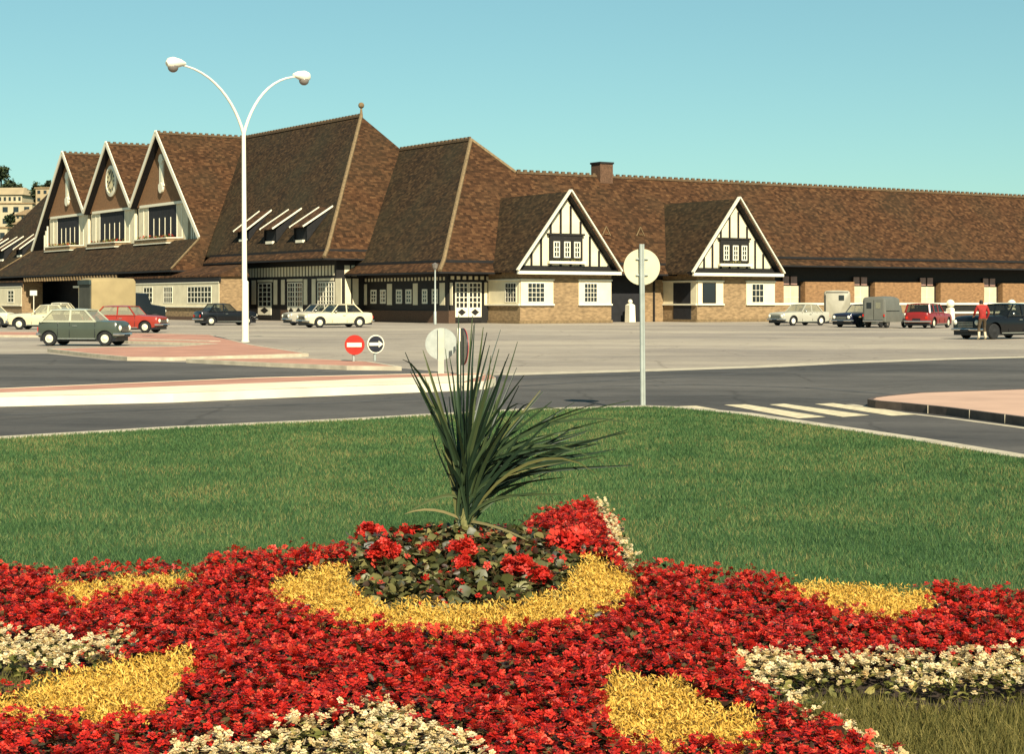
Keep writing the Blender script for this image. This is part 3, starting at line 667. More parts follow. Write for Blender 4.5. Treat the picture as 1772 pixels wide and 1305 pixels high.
# --- first block with its ridge running to the mirrored end
Z1 = 17.85; A1 = 2.34; B1 = 24.5; B2 = 125-B1; KA, LA = -6.9, -7.6
kb, lb_ = 12.8, 12.05
roof([[(A1,B1,Z1),(A1,B2,Z1),(KA,125-kb,5.8),(KA,kb,5.8)]], 'roof', M['shadetile'])
roof([[(A1,B1,Z1),(KA,kb,5.8),(11.6,kb,5.8)], [(A1,B2,Z1),(11.6,125-kb,5.8),(KA,125-kb,5.8)],
      [(A1,B2,Z1),(A1,B1,Z1),(11.6,kb,5.8),(11.6,125-kb,5.8)]])
fl += [flare((LA,36,5.1),(LA,lb_,5.1),(KA,kb,5.64),(KA,36,5.64)), flare((LA,lb_,5.1),(-2.6,lb_,5.1),(-2.6,kb,5.64),(KA,kb,5.64)),
       flare((LA,125-lb_,5.1),(LA,125-36,5.1),(KA,125-36,5.64),(KA,125-kb,5.64))]
roof(fl, 'eaves_course')
fm = MB()      # eaves boards, then dark bars drawn as a shadow line
for p, q in [((-5.3,-1.8,3.72),(24.7,-1.8,3.72)),((-5.3,13,3.72),(-5.3,-1.8,3.72)),((24.9,-1,4.60),(AEND,-1,4.60)),((LA,36,4.96),(LA,lb_,4.96)),((LA,lb_,4.96),(-3.2,lb_,4.96)),((LA,113,4.96),(LA,89,4.96))]:
    fm.bar(p, q, .07, .14)
for p, q in [((-4.36,-.83,4.58),(24.7,-.83,4.58)),((-4.37,13,4.58),(-4.37,-.83,4.58)),((24.9,-.03,5.32),(AEND,-.03,5.32)),((KA-.03,36,5.68),(KA-.03,kb,5.68)),((KA,kb-.03,5.68),(-3.2,kb-.03,5.68))]:
    fm.bar(p, q, .05, .20)  # no gutter: dark bar painting the shadow below the roof kink
fm.build_each('gutter', M['soffit'], ST)
# --- three front gables
GA = -7.0; GB = [48.8, 62.5, 76.2]; sl = .99; ze = 7.35
def gz(b, c): return Z1-sl*abs(b-c)
val = (48.8+62.5)/2; zv = gz(val, 48.8)
EA, EB, EZ = -10.9, 35.3, gz(35.3, 48.8)
k_in = lambda z: KA+(z-5.8)/((Z1-5.8)/(A1-KA))      # where the block's left slope has this height
g3 = [(GA,48.8,Z1),(A1+.1,48.8,Z1),(k_in(EZ)-.2,EB,EZ),(EA,EB,EZ),(GA,38.2,gz(38.2,48.8))]
mir = lambda P: [(a, 125-b, z) for a, b, z in P][::-1]
inner = lambda c, s: [(GA,c,Z1),(A1+.1,c,Z1),(k_in(zv)+.3,c+s*6.85,zv),(GA,c+s*6.85,zv)]
gabs = [g3, mir(g3), inner(48.8,1), inner(62.5,-1), inner(62.5,1), inner(76.2,-1)]
roof(gabs)
skirt = [(GA-.05,38.2,7.38),(EA,EB,EZ),(EA,125-EB,EZ),(GA-.05,125-38.2,7.38)]
roof([skirt], 'roof', M['shadetile'])
m_ = MB(); m_.bar((EA-.02,EB,EZ-.16),(EA-.02,125-EB,EZ-.16),.08,.16); m_.bar((EA,EB-.03,EZ-.16),(-7.6,EB-.03,EZ-.16),.08,.16); m_.build_each('gutter', M['soffit'], ST)
m_ = MB(); m_.bar((GA,38.2,7.42),(EA,EB,EZ+.06),.16,.1); m_.bar((GA,125-38.2,7.42),(EA,125-EB,EZ+.06),.16,.1); m_.build_each('hip_flashing', M['hipcap'], ST)
# barge boards, gable faces, loggia windows
GF = Face((-6.35, 0), (0, 1), (-1, 0))
for gi, c in enumerate(GB):
    bm_ = MB(); zb = [(c-10.6 if gi == 0 else c-6.85), (c+10.6 if gi == 2 else c+6.85)]
    for b_ in zb: bm_.bar((GA-.06,c,Z1+.12),(GA-.06,b_,gz(b_,c)+.02),.10,.42)
    bm_.build_each('barge_board', M['trim'], ST)
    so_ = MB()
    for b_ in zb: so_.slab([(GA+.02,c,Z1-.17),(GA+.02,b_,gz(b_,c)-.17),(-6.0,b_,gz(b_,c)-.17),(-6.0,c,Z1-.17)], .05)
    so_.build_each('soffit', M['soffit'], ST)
    tr = MB(); hb = (Z1-10.95)/sl-.25
    tr.slab([(-6.35,c-hb,10.95),(-6.35,c+hb,10.95),(-6.35,c,Z1-.3)][::-1], .3, (1,0,0)); tr.build('gable_wall', M['gbrick'], ST)
    lo_ = MB(); GF.box(lo_, c-5.65, c+5.65, -.1, .16, 10.86, 11.12); lo_.build('lintel', M['trim'], ST)
    wp = MB()
    for q0, q1 in ((c-6.3, c-3.7), (c+3.7, c+6.3)): GF.box(wp, q0, q1, -.3, .0, 7.4, 10.86)
    wp.build_each('wall_panel', M['white'], ST)
    st_ = MB()
    for q in (c-4.9, c+4.9, c-3.65, c+3.65): GF.box(st_, q-.07, q+.07, -.1, .04, 7.4, 10.86)
    for q in ((c-7.2, c-7.7, c-8.2) if gi == 0 else (c+7.2, c+7.7, c+8.2) if gi == 2 else ()): GF.box(st_, q-.12, q+.12, -.1, .03, 7.4, min(10.8, gz(q, c)-.6))
    st_.build_each('post', M['trim'], ST)
    o = window(GF, c-3.6, c+3.6, 7.9, 10.84, 6, 1, None, -.0, .10, .07, M['timber'], M['dark'])
    mu = MB()
    for i in range(1, 5): q = c-3.6+7.2*i/5; GF.box(mu, q-.03, q+.03, .0, .06, 7.9, 9.7)
    mu.build_each('mullion', M['hub'], o)
    bx = MB(); zz0, zz1 = 7.15, 7.62; pp = [(-6.4,c-5.4),(-7.6,c-4.2),(-7.6,c+4.2),(-6.4,c+5.4)]
    bx.add([(a,b,zz0+.1) for a,b in pp]+[(a,b,zz1) for a,b in pp], [(3,2,1,0),(4,5,6,7),(0,1,5,4),(1,2,6,5),(2,3,7,6),(3,0,4,7)])
    fb = bx.build('flower_box', M['brick'], ST)
    rl = MB(); 
    for z_ in (zz0, zz1):
        for i in range(3): rl.bar((pp[i][0]-.04,pp[i][1],z_), (pp[i+1][0]-.04,pp[i+1][1],z_), .12, .10)
    rl.build('rim', M['trim'] , fb)
    nfl = 160; Pf = np.stack([rng.uniform(-7.5,-6.6,nfl), rng.uniform(c-4.2,c+4.2,nfl), rng.uniform(zz1, zz1+.35, nfl)], 1)
    stamp(Pf[:110], rng.uniform(.08,.16,110), *LEAF, .8, 'plants', M['paleleaf'], fb)['kind'] = 'stuff'; stamp(Pf[110:], rng.uniform(.07,.12,50), *petal_tpl(5), .8, 'flowers', M['redpetal'], fb)['kind'] = 'stuff'
    if gi == 1:      # clock
        ck = MB(); ck.lathe([(1.62,0),(1.62,.16),(1.25,.22),(1.25,.10)], (-6.37,c,14.05), 32, (-1,0,0)); ro = ck.build('clock', M['trim'], ST, True)
        fc = MB(); fc.lathe([(1.24,0),(1.24,.02)], (-6.48,c,14.05), 32, (-1,0,0)); fc.build('dial', mat('clock_dial', (.58,.48,.27), .6, .1, 3), ro)
        nm = MB()
        for i in range(12):
            t = math.pi*2*i/12; y, z = math.sin(t)*.98, math.cos(t)*.98
            nm.bar((-6.53, c+y*.82, 14.05+z*.82), (-6.53, c+y*1.12, 14.05+z*1.14), .19, .03, (1,0,0))
        nm.build('hour_marks', M['black'], ro)
        hd = MB(); hd.bar((-6.56,c,14.05),(-6.56,c-.35,14.05+.72),.09,.02,(1,0,0)); hd.bar((-6.57,c,14.05),(-6.57,c+.55,14.05-.25),.12,.02,(1,0,0)); hd.build('hands', M['black'], ro)
    else:
        pl = MB(); GF.box(pl, c-.45, c+.45, 0, .16, 12.95, 15.2)
        GF.box(pl, c-.62, c+.62, 0, .2, 12.75, 12.95); GF.box(pl, c-.62, c+.62, 0, .2, 15.2, 15.38)
        pl.lathe([(.5,0),(.5,.2)], (-6.37,c,15.35), 16, (-1,0,0)); pl.lathe([(.52,0),(.52,.22)], (-6.37,c,12.6), 16, (-1,0,0))
        o = pl.build('wall_ornament', M['trim'], ST); sp_ = MB(); GF.box(sp_, c-.2, c+.2, .16, .175, 13.2, 15.0); sp_.build('inset_panel', M['hub'], o)
# dark wall behind gables and under skirt
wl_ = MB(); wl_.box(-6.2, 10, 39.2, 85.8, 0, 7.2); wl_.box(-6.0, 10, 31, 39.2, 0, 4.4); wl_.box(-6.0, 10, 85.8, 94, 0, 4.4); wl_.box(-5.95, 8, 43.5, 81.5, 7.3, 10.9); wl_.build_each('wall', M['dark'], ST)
# ridge crests and hips
rg = MB()
def crest(p, q, step=.62, w_=.2, h=.20):
    p = Vector(p); q = Vector(q); L = (q-p).length; d = (q-p)/L; rg.bar(p+Vector((0,0,.02)), q+Vector((0,0,.02)), .30, .18)
    k = int(L/step)
    for i in range(k): s_ = p+d*(i+.2)*step; rg.bar(s_+Vector((0,0,.16)), s_+d*step*.45+Vector((0,0,.16)), w_, h)
crest((7,6.9,zf(6.9)), (AEND,6.9,zf(6.9))); crest(AP2, (4.54,22,AP2[2])); crest((A1,B1,Z1), (A1,B2,Z1))
for c in GB: crest((GA,c,Z1), (A1,c,Z1))
rg.build('ridge_tiles', M['ridge'], ST)
hp = MB()
for p, q in [(AP2,(-4.34,-.8,4.72)), ((-4.34,-.8,4.72),(-5.3,-1.8,3.87)), ((A1,B1,Z1),(KA,kb,5.85)), ((KA,kb,5.85),(LA,lb_,5.12)), (AP2, WR)]:
    hp.tube([p, q], .16, 6)
hp.build_each('hip_tiles', M['hipcap'], ST)
fn = MB(); fn.tube([(A1,B1,Z1),(A1,B1,Z1+.75)], [.16,.07], 8); fn.ball((A1,B1,Z1+.95), .27); fn.build('finial', M['hipcap'], ST, True)
# shed dormers in the first block and its mirror
nsl = Vector((-(Z1-5.8)/(A1-KA), 0, 1))
def dormers(mirror):
    for (bx0, by0, tx, ty) in [(425,398.5,470,364),(472,395,522,361),(525,391,576,357)]:
        top = pix_plane(tx, ty, (KA,0,5.8), nsl); bot = pix_plane(bx0, by0, (0, top.y, 0), (0,1,0))
        b1 = top.y; b0 = b1+2.5
        if mirror: b0, b1 = 125-b1, 125-b1-2.5
        zt = top.z; at = top.x; af = bot.x; zfr = bot.z; B0, B1_ = max(b0, b1), min(b0, b1)
        r_ = MB(); r_.slab([(at,B0,zt+.02),(at,B1_,zt+.02),(af,B1_,zfr),(af,B0,zfr)][::-1], .09); o = r_.build('dormer', M['tile'], ST)
        v = MB()
        for b_ in (B0, B1_): v.bar((at,b_,zt+.04),(af-.06,b_,zfr-.03),.10,.12)
        v.build_each('verge', M['trim'], o)
        zs = 5.8+(af+.5-KA)*1.304
        ck = MB()
        for b_ in (B0-.06, B1_+.06): ck.slab([(at,b_,zt-.05),(af+.35,b_,zfr-.08),(af+.35,b_,zs-.05)], .05, (0,1,0))
        ck.box(af+.5, af+.9, B1_+.1, B0-.1, zs-.3, zfr-.1); ck.build_each('cheek', M['soffit'], o)
        sl_ = MB(); sl_.box(af+.28, af+.5, B1_+.75, B0-.45, zs-.15, zs+.08); sl_.build('sill', M['trim'], o)
dormers(False); dormers(True)

# --- walls of the main front and of the first block
def wallbox(x0, x1, y0, y1, z0, z1, m, name='wall'):
    mb = MB(); mb.box(x0, x1, y0, y1, z0, z1); return mb.build(name, m, ST)
wallbox(-3.54, 25, 0, 14, 0, 4.6, M['timber']); wallbox(-6.04, 6, 13, 31.5, 0, 5.6, M['timber'])
FA = Face((0,0), (1,0), (0,-1)); F2 = Face((-3.54,0), (0,1), (-1,0)); F1 = Face((-6.04,13), (0,1), (-1,0)); FC = Face((0,13), (1,0), (0,-1))
# first block, left-front wall
pn = MB()
def panel(F, x0, x1, y0, y1, d=.03): q0, q1, z0, z1 = F.rect(x0, x1, y0, y1); F.box(pn, q0, q1, -.02, d, z0, z1)
z_lo, z_hi, z_mid0, z_mid1 = 1.35, 3.45, 3.7, 4.5
for x0, x1 in [(436,443),(474,480),(487,493),(526,532),(540,546.5),(581,591)]:
    q0, q1, _, _ = F1.rect(x0, x1, 481, 528); F1.box(pn, q0, q1, -.02, .04, z_lo, z_hi)
for (x0, x1) in [(446,472),(497,524),(549,578)]:
    q0, q1, _, _ = F1.rect(x0, x1, 481, 483); F1.box(pn, q0, q1, -.02, .035, 3.28, 3.48)
pi_ = MB()
for i in range(30): F1.box(pi_, .35+i*.58, .35+i*.58+.37, -.02, .03, z_mid0, z_mid1)
for x0, x1 in [(597,607),(610,620)]:
    q0, q1, _, _ = FC.rect(x0, x1, 481, 528); FC.box(pn, q0, q1, -.02, .03, z_lo, z_hi)
for x0, x1 in [(596,605),(608,617)]:
    q0, q1, _, _ = FC.rect(x0, x1, 455, 475); FC.box(pn, q0, q1, -.02, .03, z_mid0-.05, z_mid1)
# second block, left-front wall
for x0, x1 in [(630.5,635),(670,678.5),(715,723),(761,770),(779,783)]:
    q0, q1, _, _ = F2.rect(x0, x1, 490, 528); F2.box(pn, q0, q1, -.02, .03, 1.35, 3.0)
for i in range(24): F2.box(pi_, .4+i*.53, .4+i*.53+.26, -.02, .025, 3.2, 3.45)
for i in range(7): FA.box(pi_, -3.3+i*.52, -3.3+i*.52+.3, -.02, .025, 3.25, 3.5)
q0, q1, _, _ = FA.rect(838, 843, 490, 528); FA.box(pn, q0, q1, -.02, .03, 1.35, 3.05)
pn.build_each('wall_panel', M['white'], ST); pi_.build_each('infill_panel', M['white'], ST)
for x0, x1 in [(642,652),(658.5,668),(686,696),(702.5,712.5),(731,740),(748,758)]:
    q0, q1, z0, z1 = F2.rect(x0, x1, 500, 526); window(F2, q0, q1, 1.45, 2.55, 2, 3, None, .05, .14, .09)
for x0, x1, l in [(447,470,1),(498,524,2),(550,579,2)]:
    q0, q1, _, _ = F1.rect(x0, x1, 490, 555); rail_door(F1, q0, q1, .12, 3.2, l)
q0, q1, _, _ = FA.rect(787, 833, 490, 556); rail_door(FA, q0, q1, .12, 3.05, 2)
pb = MB()
F2.box(pb, -.3, 13, -.02, .10, 0, .92); FA.box(pb, -3.5, -2.95, -.02, .10, 0, .95); F1.box(pb, -.2, 1.2, -.02, .1, 0, .9); F1.box(pb, 3.6, 5.1, -.02, .1, 0, .9); F1.box(pb, 8.6, 10, -.02, .1, 0, .9); FC.box(pb, -5.9, -3.6, -.02, .1, 0, .9)
pb.build_each('plinth', M['plinth'], ST)

# --- gabled pavilions
def pavilion(a0, a1, bands_left, bands_front, apex_a, first):
    FB = -4.33
    wallbox(a0, a1, FB, .5, 0, 3.9, M['brick'])
    FF = Face((0,FB), (1,0), (0,-1)); FL = Face((a0,0), (0,-1), (-1,0))
    wb = MB(); lt = MB()
    for F, segs in ((FL, bands_left), (FF, bands_front)):
        for q0, q1 in segs:
            F.box(wb, q0, q1, -.02, .045, 1.44, 3.16)
            F.box(lt, q0-.05, q1+.05, -.02, .16, 1.32, 1.44); F.box(lt, q0-.05, q1+.05, -.02, .13, 3.16, 3.26)
    wb.build_each('wall_panel', M['white'], ST); lt.build_each('ledge', M['trim'], ST)
    bs = MB(); FF.box(bs, a0-.06, a1+.06, -.02, .10, 0, .22); FL.box(bs, 0, 4.36, -.02, .10, 0, .2); bs.build_each('base_course', M['hipcap'], ST)
    # roof over the pavilion
    c = apex_a; hw = 4.6; zb, za = 3.91, 9.75; bf, bb = -5.0, -1+(za-4.5)/ma
    bl = -1+(zb-4.5)/ma+.1
    roof([[(c-hw,bf,zb),(c,bf,za),(c,bb+.2,za),(c-hw,bl,zb)][::-1]], 'roof', M['shadetile'])
    roof([[(c,bf,za),(c+hw,bf,zb),(c+hw,bl,zb),(c,bb+.2,za)][::-1]])
    bd = MB()
    bd.bar((c,bf-.05,za+.12),(c-hw-.1,bf-.05,zb-.02),.10,.30,(0,1,0)); bd.bar((c,bf-.05,za+.12),(c+hw+.1,bf-.05,zb-.02),.10,.30,(0,1,0))
    bd.build_each('barge_board', M['trim'], ST)
    b2 = MB(); b2.box(c-hw-.05, c+hw+.05, bf-.1, bf+.1, zb-.30, zb-.06); b2.build('tie_beam', M['trim'], ST)
    gw = MB(); gw.slab([(c-hw+.25,bf+.62,zb),(c+hw-.25,bf+.62,zb),(c,bf+.62,za-.35)], .2, (0,1,0)); gw.build('gable_wall', M['white'], ST)
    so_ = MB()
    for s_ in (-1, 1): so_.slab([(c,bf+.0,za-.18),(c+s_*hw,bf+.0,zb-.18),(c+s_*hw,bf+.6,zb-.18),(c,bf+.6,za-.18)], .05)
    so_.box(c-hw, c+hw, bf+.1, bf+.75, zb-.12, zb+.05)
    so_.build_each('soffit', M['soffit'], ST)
    FG = Face((c,bf+.62), (1,0), (0,-1)); tb = MB()
    for q in [-3.9,-3.05,-2.2,-1.35,-.45,.45,1.35,2.2,3.05,3.9]:
        zt = za-.45-abs(q)*(za-zb)/hw; zl = zb+.05
        if zt > zl+.1: FG.box(tb, q-.09, q+.09, -.02, .05, zl, zt)
    FG.box(tb, -hw+.3, hw-.3, -.02, .06, zb+.05, zb+.35)
    tb.build('timber_frame', M['timber'], ST)
    wn = MB(); FG.box(wn, -1.5, 1.42, -.02, .20, zb+.75, zb+2.6); FG.box(wn, -1.7, 1.6, -.02, .26, zb+2.6, zb+2.75); o = wn.build('dormer_window', M['timber'], ST)
    for q in (-.95, 0, .9):
        FW = Face((c,bf+.42), (1,0), (0,-1)); window(FW, q-.28, q+.28, zb+.95, zb+2.15, 2, 3, None, .05, .09, .06)
    sb = MB(); FG.box(sb, -1.65, 1.65, .08, .34, zb+.50, zb+.70); sb.build('window_box', M['trim'], ST)
    nfl = 40; Pf = np.stack([rng.uniform(c-1.5,c+1.5,nfl), np.full(nfl, bf+.35), rng.uniform(zb+.7, zb+.88, nfl)], 1); stamp(Pf, rng.uniform(.05,.10,nfl), *LEAF, .9, 'plants', M['paleleaf'], ST)['kind'] = 'stuff'
    return FF, FL
FFx = Face((0,-4.33), (1,0), (0,-1))
r_ = lambda F, x0, x1: F.rect(x0, x1, 490, 525)[:2]
FL1 = Face((0,0), (0,-1), (-1,0)); FL2 = Face((16.56,0), (0,-1), (-1,0))
pavilion(0, 8.25, [(.05,4.30)], [(.03, r_(FFx,900,957)[1]), (r_(FFx,1001,1003)[0], 8.22)], 4.0, True)
pavilion(16.56, 24.6, [(.05,4.30)], [(16.6, r_(FFx,1200,1251)[1]), (r_(FFx,1291,1295)[0], 24.57)], 20.25, False)
def win_px(F, x0, x1, z0, z1, nx, ny, **k): q0, q1 = r_(F, x0, x1); return window(F, q0, q1, z0, z1, nx, ny, None, .075, **k)
win_px(FL1, 875, 894.5, 1.55, 3.0, 4, 4); win_px(FFx, 912, 942, 1.55, 3.0, 4, 4); win_px(FFx, 1010, 1033, 1.55, 3.0, 4, 4)
win_px(FFx, 1300, 1321, 1.5, 3.05, 3, 3); 
win_px(FFx, 1215, 1238, 1.48, 3.08, 1, 1, fm=M['timber'])
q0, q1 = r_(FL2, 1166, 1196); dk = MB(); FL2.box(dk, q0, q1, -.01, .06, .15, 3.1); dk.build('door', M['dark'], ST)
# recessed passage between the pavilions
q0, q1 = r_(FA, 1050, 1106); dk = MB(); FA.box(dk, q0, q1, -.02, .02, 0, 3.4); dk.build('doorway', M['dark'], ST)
bk = MB(); FA.box(bk, r_(FA,1108,1147)[0], 16.5, -.02, .12, 0, 3.35); bk.build_each('brick_pier', M['brick'], ST)
dp = MB(); q = r_(FA,1128,1132)[0]; FA.box(dp, q, q+.14, .12, .24, 0, 3.7); dp.build('downpipe', M['timber'], ST)
# --- long wing: orange brick piers between white goods doors
FW = Face((0,.8), (1,0), (0,-1)); wallbox(24.6, AEND-.5, 1.0, 13.5, 0, 5.3, M['timber'])
br = MB(); wd_ = MB(); up = MB()
for k in range(9):
    a = 29.9+8.22*k
    FW.box(wd_, a, a+1.9, -.02, .06, .9, 2.95); FW.box(up, a+.15, a+.85, -.02, .05, 3.05, 3.75); FW.box(up, a+1.05, a+1.75, -.02, .05, 3.05, 3.75)
    FW.box(br, a+2.35, a+6.6, -.18, .42, 0, 3.30); FW.box(br, a+6.62, a+8.17, -.18, .34, 0, 3.32)
FW.box(br, 25, 29.8, -.18, .42, 0, 3.30)
br.build_each('brick_pier', M['brick_red'], ST); wd_.build_each('door_panel', mat('aged_cream_doors', (.52,.45,.30), .7, .12, 1.5), ST); up.build_each('fanlight', mat('dusty_pink_glass', (.33,.19,.15), .4, .2, 3), ST)
ln = MB()
for k in range(9):
    a = 29.9+8.22*k; FW.box(ln, a+.9, a+1.0, .06, .075, .9, 2.95); FW.box(ln, a, a+1.9, .06, .072, 1.95, 2.0)
ln.build_each('door_joint', M['hub'], ST)
# chimney, vents
ch = MB(); ch.box(14.95, 16.25, 6.3, 7.6, 10.5, 13.05); o = ch.build('chimney', mat('dark_chimney_brick', (.10,.052,.028), .9, .35, 8, .3), ST)
c2 = MB(); c2.box(14.88, 16.32, 6.23, 7.67, 13.05, 13.2); c2.build('cap', M['timber'], o)
for px, py in ((1045,401),(1104,402)):
    p = pix_plane(px, py, (0,-1,4.5), (0,-ma,1)); v = MB()
    v.add([(p.x-.38,p.y-.3,p.z-.3),(p.x+.38,p.y-.3,p.z-.3),(p.x,p.y-.3,p.z+.36),(p.x,p.y+.35,p.z+.36)], [(0,1,2),(0,2,3),(1,3,2)]); o = v.build('roof_vent', M['tile'], ST)
    t_ = MB(); t_.bar((p.x-.4,p.y-.33,p.z-.3),(p.x,p.y-.33,p.z+.42),.07,.05,(0,1,0)); t_.bar((p.x+.4,p.y-.33,p.z-.3),(p.x,p.y-.33,p.z+.42),.07,.05,(0,1,0)); t_.bar((p.x-.2,p.y-.32,p.z-.2),(p.x+.2,p.y-.32,p.z-.2),.05,.2,(0,1,0)); t_.build('trim', M['hipcap'], o)
# --- low annex with the white window wall, and its mirror at the far end
def annex(b0, b1, mirror):
    if mirror: b0, b1 = 125-b1, 125-b0
    A0 = -10.8; fac = Face((A0,0), (0,1), (-1,0))
    wallbox(A0, -8.5, b0, b1, 0, 3.7, M['brick'])
    wb = MB(); fac.box(wb, b0+.0, b1, -.02, .045, 1.2, 3.2); wb.build_each('wall_panel', M['white'], ST)
    lt = MB(); fac.box(lt, b0, b1+.05, -.02, .14, 1.1, 1.2); fac.box(lt, b0, b1+.05, -.02, .10, 3.2, 3.28); lt.build_each('ledge', M['trim'], ST)
    pl = MB(); fac.box(pl, b0+.3, b1-.2, -.02, .06, 0, .3); pl.build_each('plinth', M['plinth'], ST)
    roof([[(A0-.12,b0-.25,3.86),(A0-.12,b1+.3,3.86),(-8.4,b1+.3,4.75),(-8.4,b0+.9,4.75)], [(A0-.12,b0-.25,3.86),(-8.4,b0+.9,4.75),(-8.2,b0-.25,3.86)]], 'annex_roof')
    fb = MB(); fb.box(A0-.08, A0+.06, b0-.2, b1+.2, 3.28, 3.72); fb.build('eave_shade_board', M['soffit'], ST)  # dark board painting the eaves shadow along the top of the wall
    return fac
fac = annex(25, 46.6, False)
for x0, x1, nx in [(249,265,3),(284,299.5,4),(325,367,7)]:
    q0, q1, _, _ = fac.rect(x0, x1, 497, 524); window(fac, q0, q1, 1.45, 2.95, nx, 3, None, .07, .10, .08)
fac2 = annex(25, 46.6, True)
q0, q1, _, _ = fac2.rect(14, 25, 502, 522); window(fac2, q0, q1, 1.45, 2.9, 2, 3, None, .07, .14, .1)
# entrance bay under the skirt roof
wallbox(-9.6, -7, 57.5, 63.5, 0, 3.3, M['white'], 'entrance_bay')
FE = Face((-9.6,0), (0,1), (-1,0)); window(FE, 58.6, 60.2, 1.3, 2.9, 2, 3, None, .05, .1, .08); window(FE, 61.3, 62.9, 1.3, 2.9, 2, 3, None, .05, .1, .08)
cr = MB(); FE.box(cr, 57.3, 63.7, -.02, .5, 3.0, 3.2); cr.build_each('ledge', M['trim'], ST)
bs = MB()
for i in range(34): bs.box(-10.95, -10.8, 49+i*.85, 49+i*.85+.3, 3.75, 4.15)
bs.build_each('valance', M['hipcap'], ST)

# ------------------------------------------------------------------ low wall, gate pillars before the wing
def pillar(a, b, w_, h, br_, label, base=0):
    p = OX+U*a+V_*b; root = empty('gate_pillar', p, ST.rotation_euler.z, label, 'pillar', 'white pillars with ball tops')
    s_ = MB(); s_.corners([(-w_,-w_,0),(w_,-w_,0),(w_,w_,0),(-w_,w_,0),(-w_*.9,-w_*.9,h),(w_*.9,-w_*.9,h),(w_*.9,w_*.9,h),(-w_*.9,w_*.9,h)])
    s_.corners([(-w_*.9,-w_*.9,h),(w_*.9,-w_*.9,h),(w_*.9,w_*.9,h),(-w_*.9,w_*.9,h),(-w_*.4,-w_*.4,h+.14),(w_*.4,-w_*.4,h+.14),(w_*.4,w_*.4,h+.14),(-w_*.4,w_*.4,h+.14)]); s_.build('shaft', M['trim'], root)
    b_ = MB(); b_.ball((0,0,h+.13+br_*.8), br_, 16); b_.build('ball', M['trim'], root, True)
pp_ = to_local((*G(1090.5, 557.5), 0)); pillar(pp_.x, pp_.y, .30, 1.32, .19, 'white pillar with a ball top beside the dark passage doorway')
WB = -3.0
FWL = Face((0,WB), (1,0), (0,-1))
lw = empty('low_wall', OX+U*24.7+V_*WB, ST.rotation_euler.z, 'low brick wall with white coping behind the row of parked cars', 'wall')
mbx = MB(); mbx.box(0, 17, -.12, .12, 0, 1.32); mbx.build('brickwork', M['brick'], lw)
mbx = MB(); mbx.box(0, 62, -.2, .2, 1.32, 1.50); mbx.build('coping', M['trim'], lw)
mbx = MB(); mbx.box(17, 62, -.16, .16, .55, .72); mbx.build('rail', M['trim'], lw)
mbx = MB(); mbx.box(17, 62, -.04, .10, .72, 1.32); mbx.build('infill', M['timber'], lw)
mbx = MB(); mbx.box(17, 62, -.12, .12, 0, .55); mbx.build('footing', M['plinth'], lw)
for px, lb in ((1438,'white ball topped pillar between the pale sedan and the dark blue car'),(1640,'white ball topped pillar behind the red estate car'),(1746,'white ball topped pillar behind the black car at right')):
    q = FWL.px(px, 523)[0]; pillar(q, WB-.3, .28, .98, .38, lb)

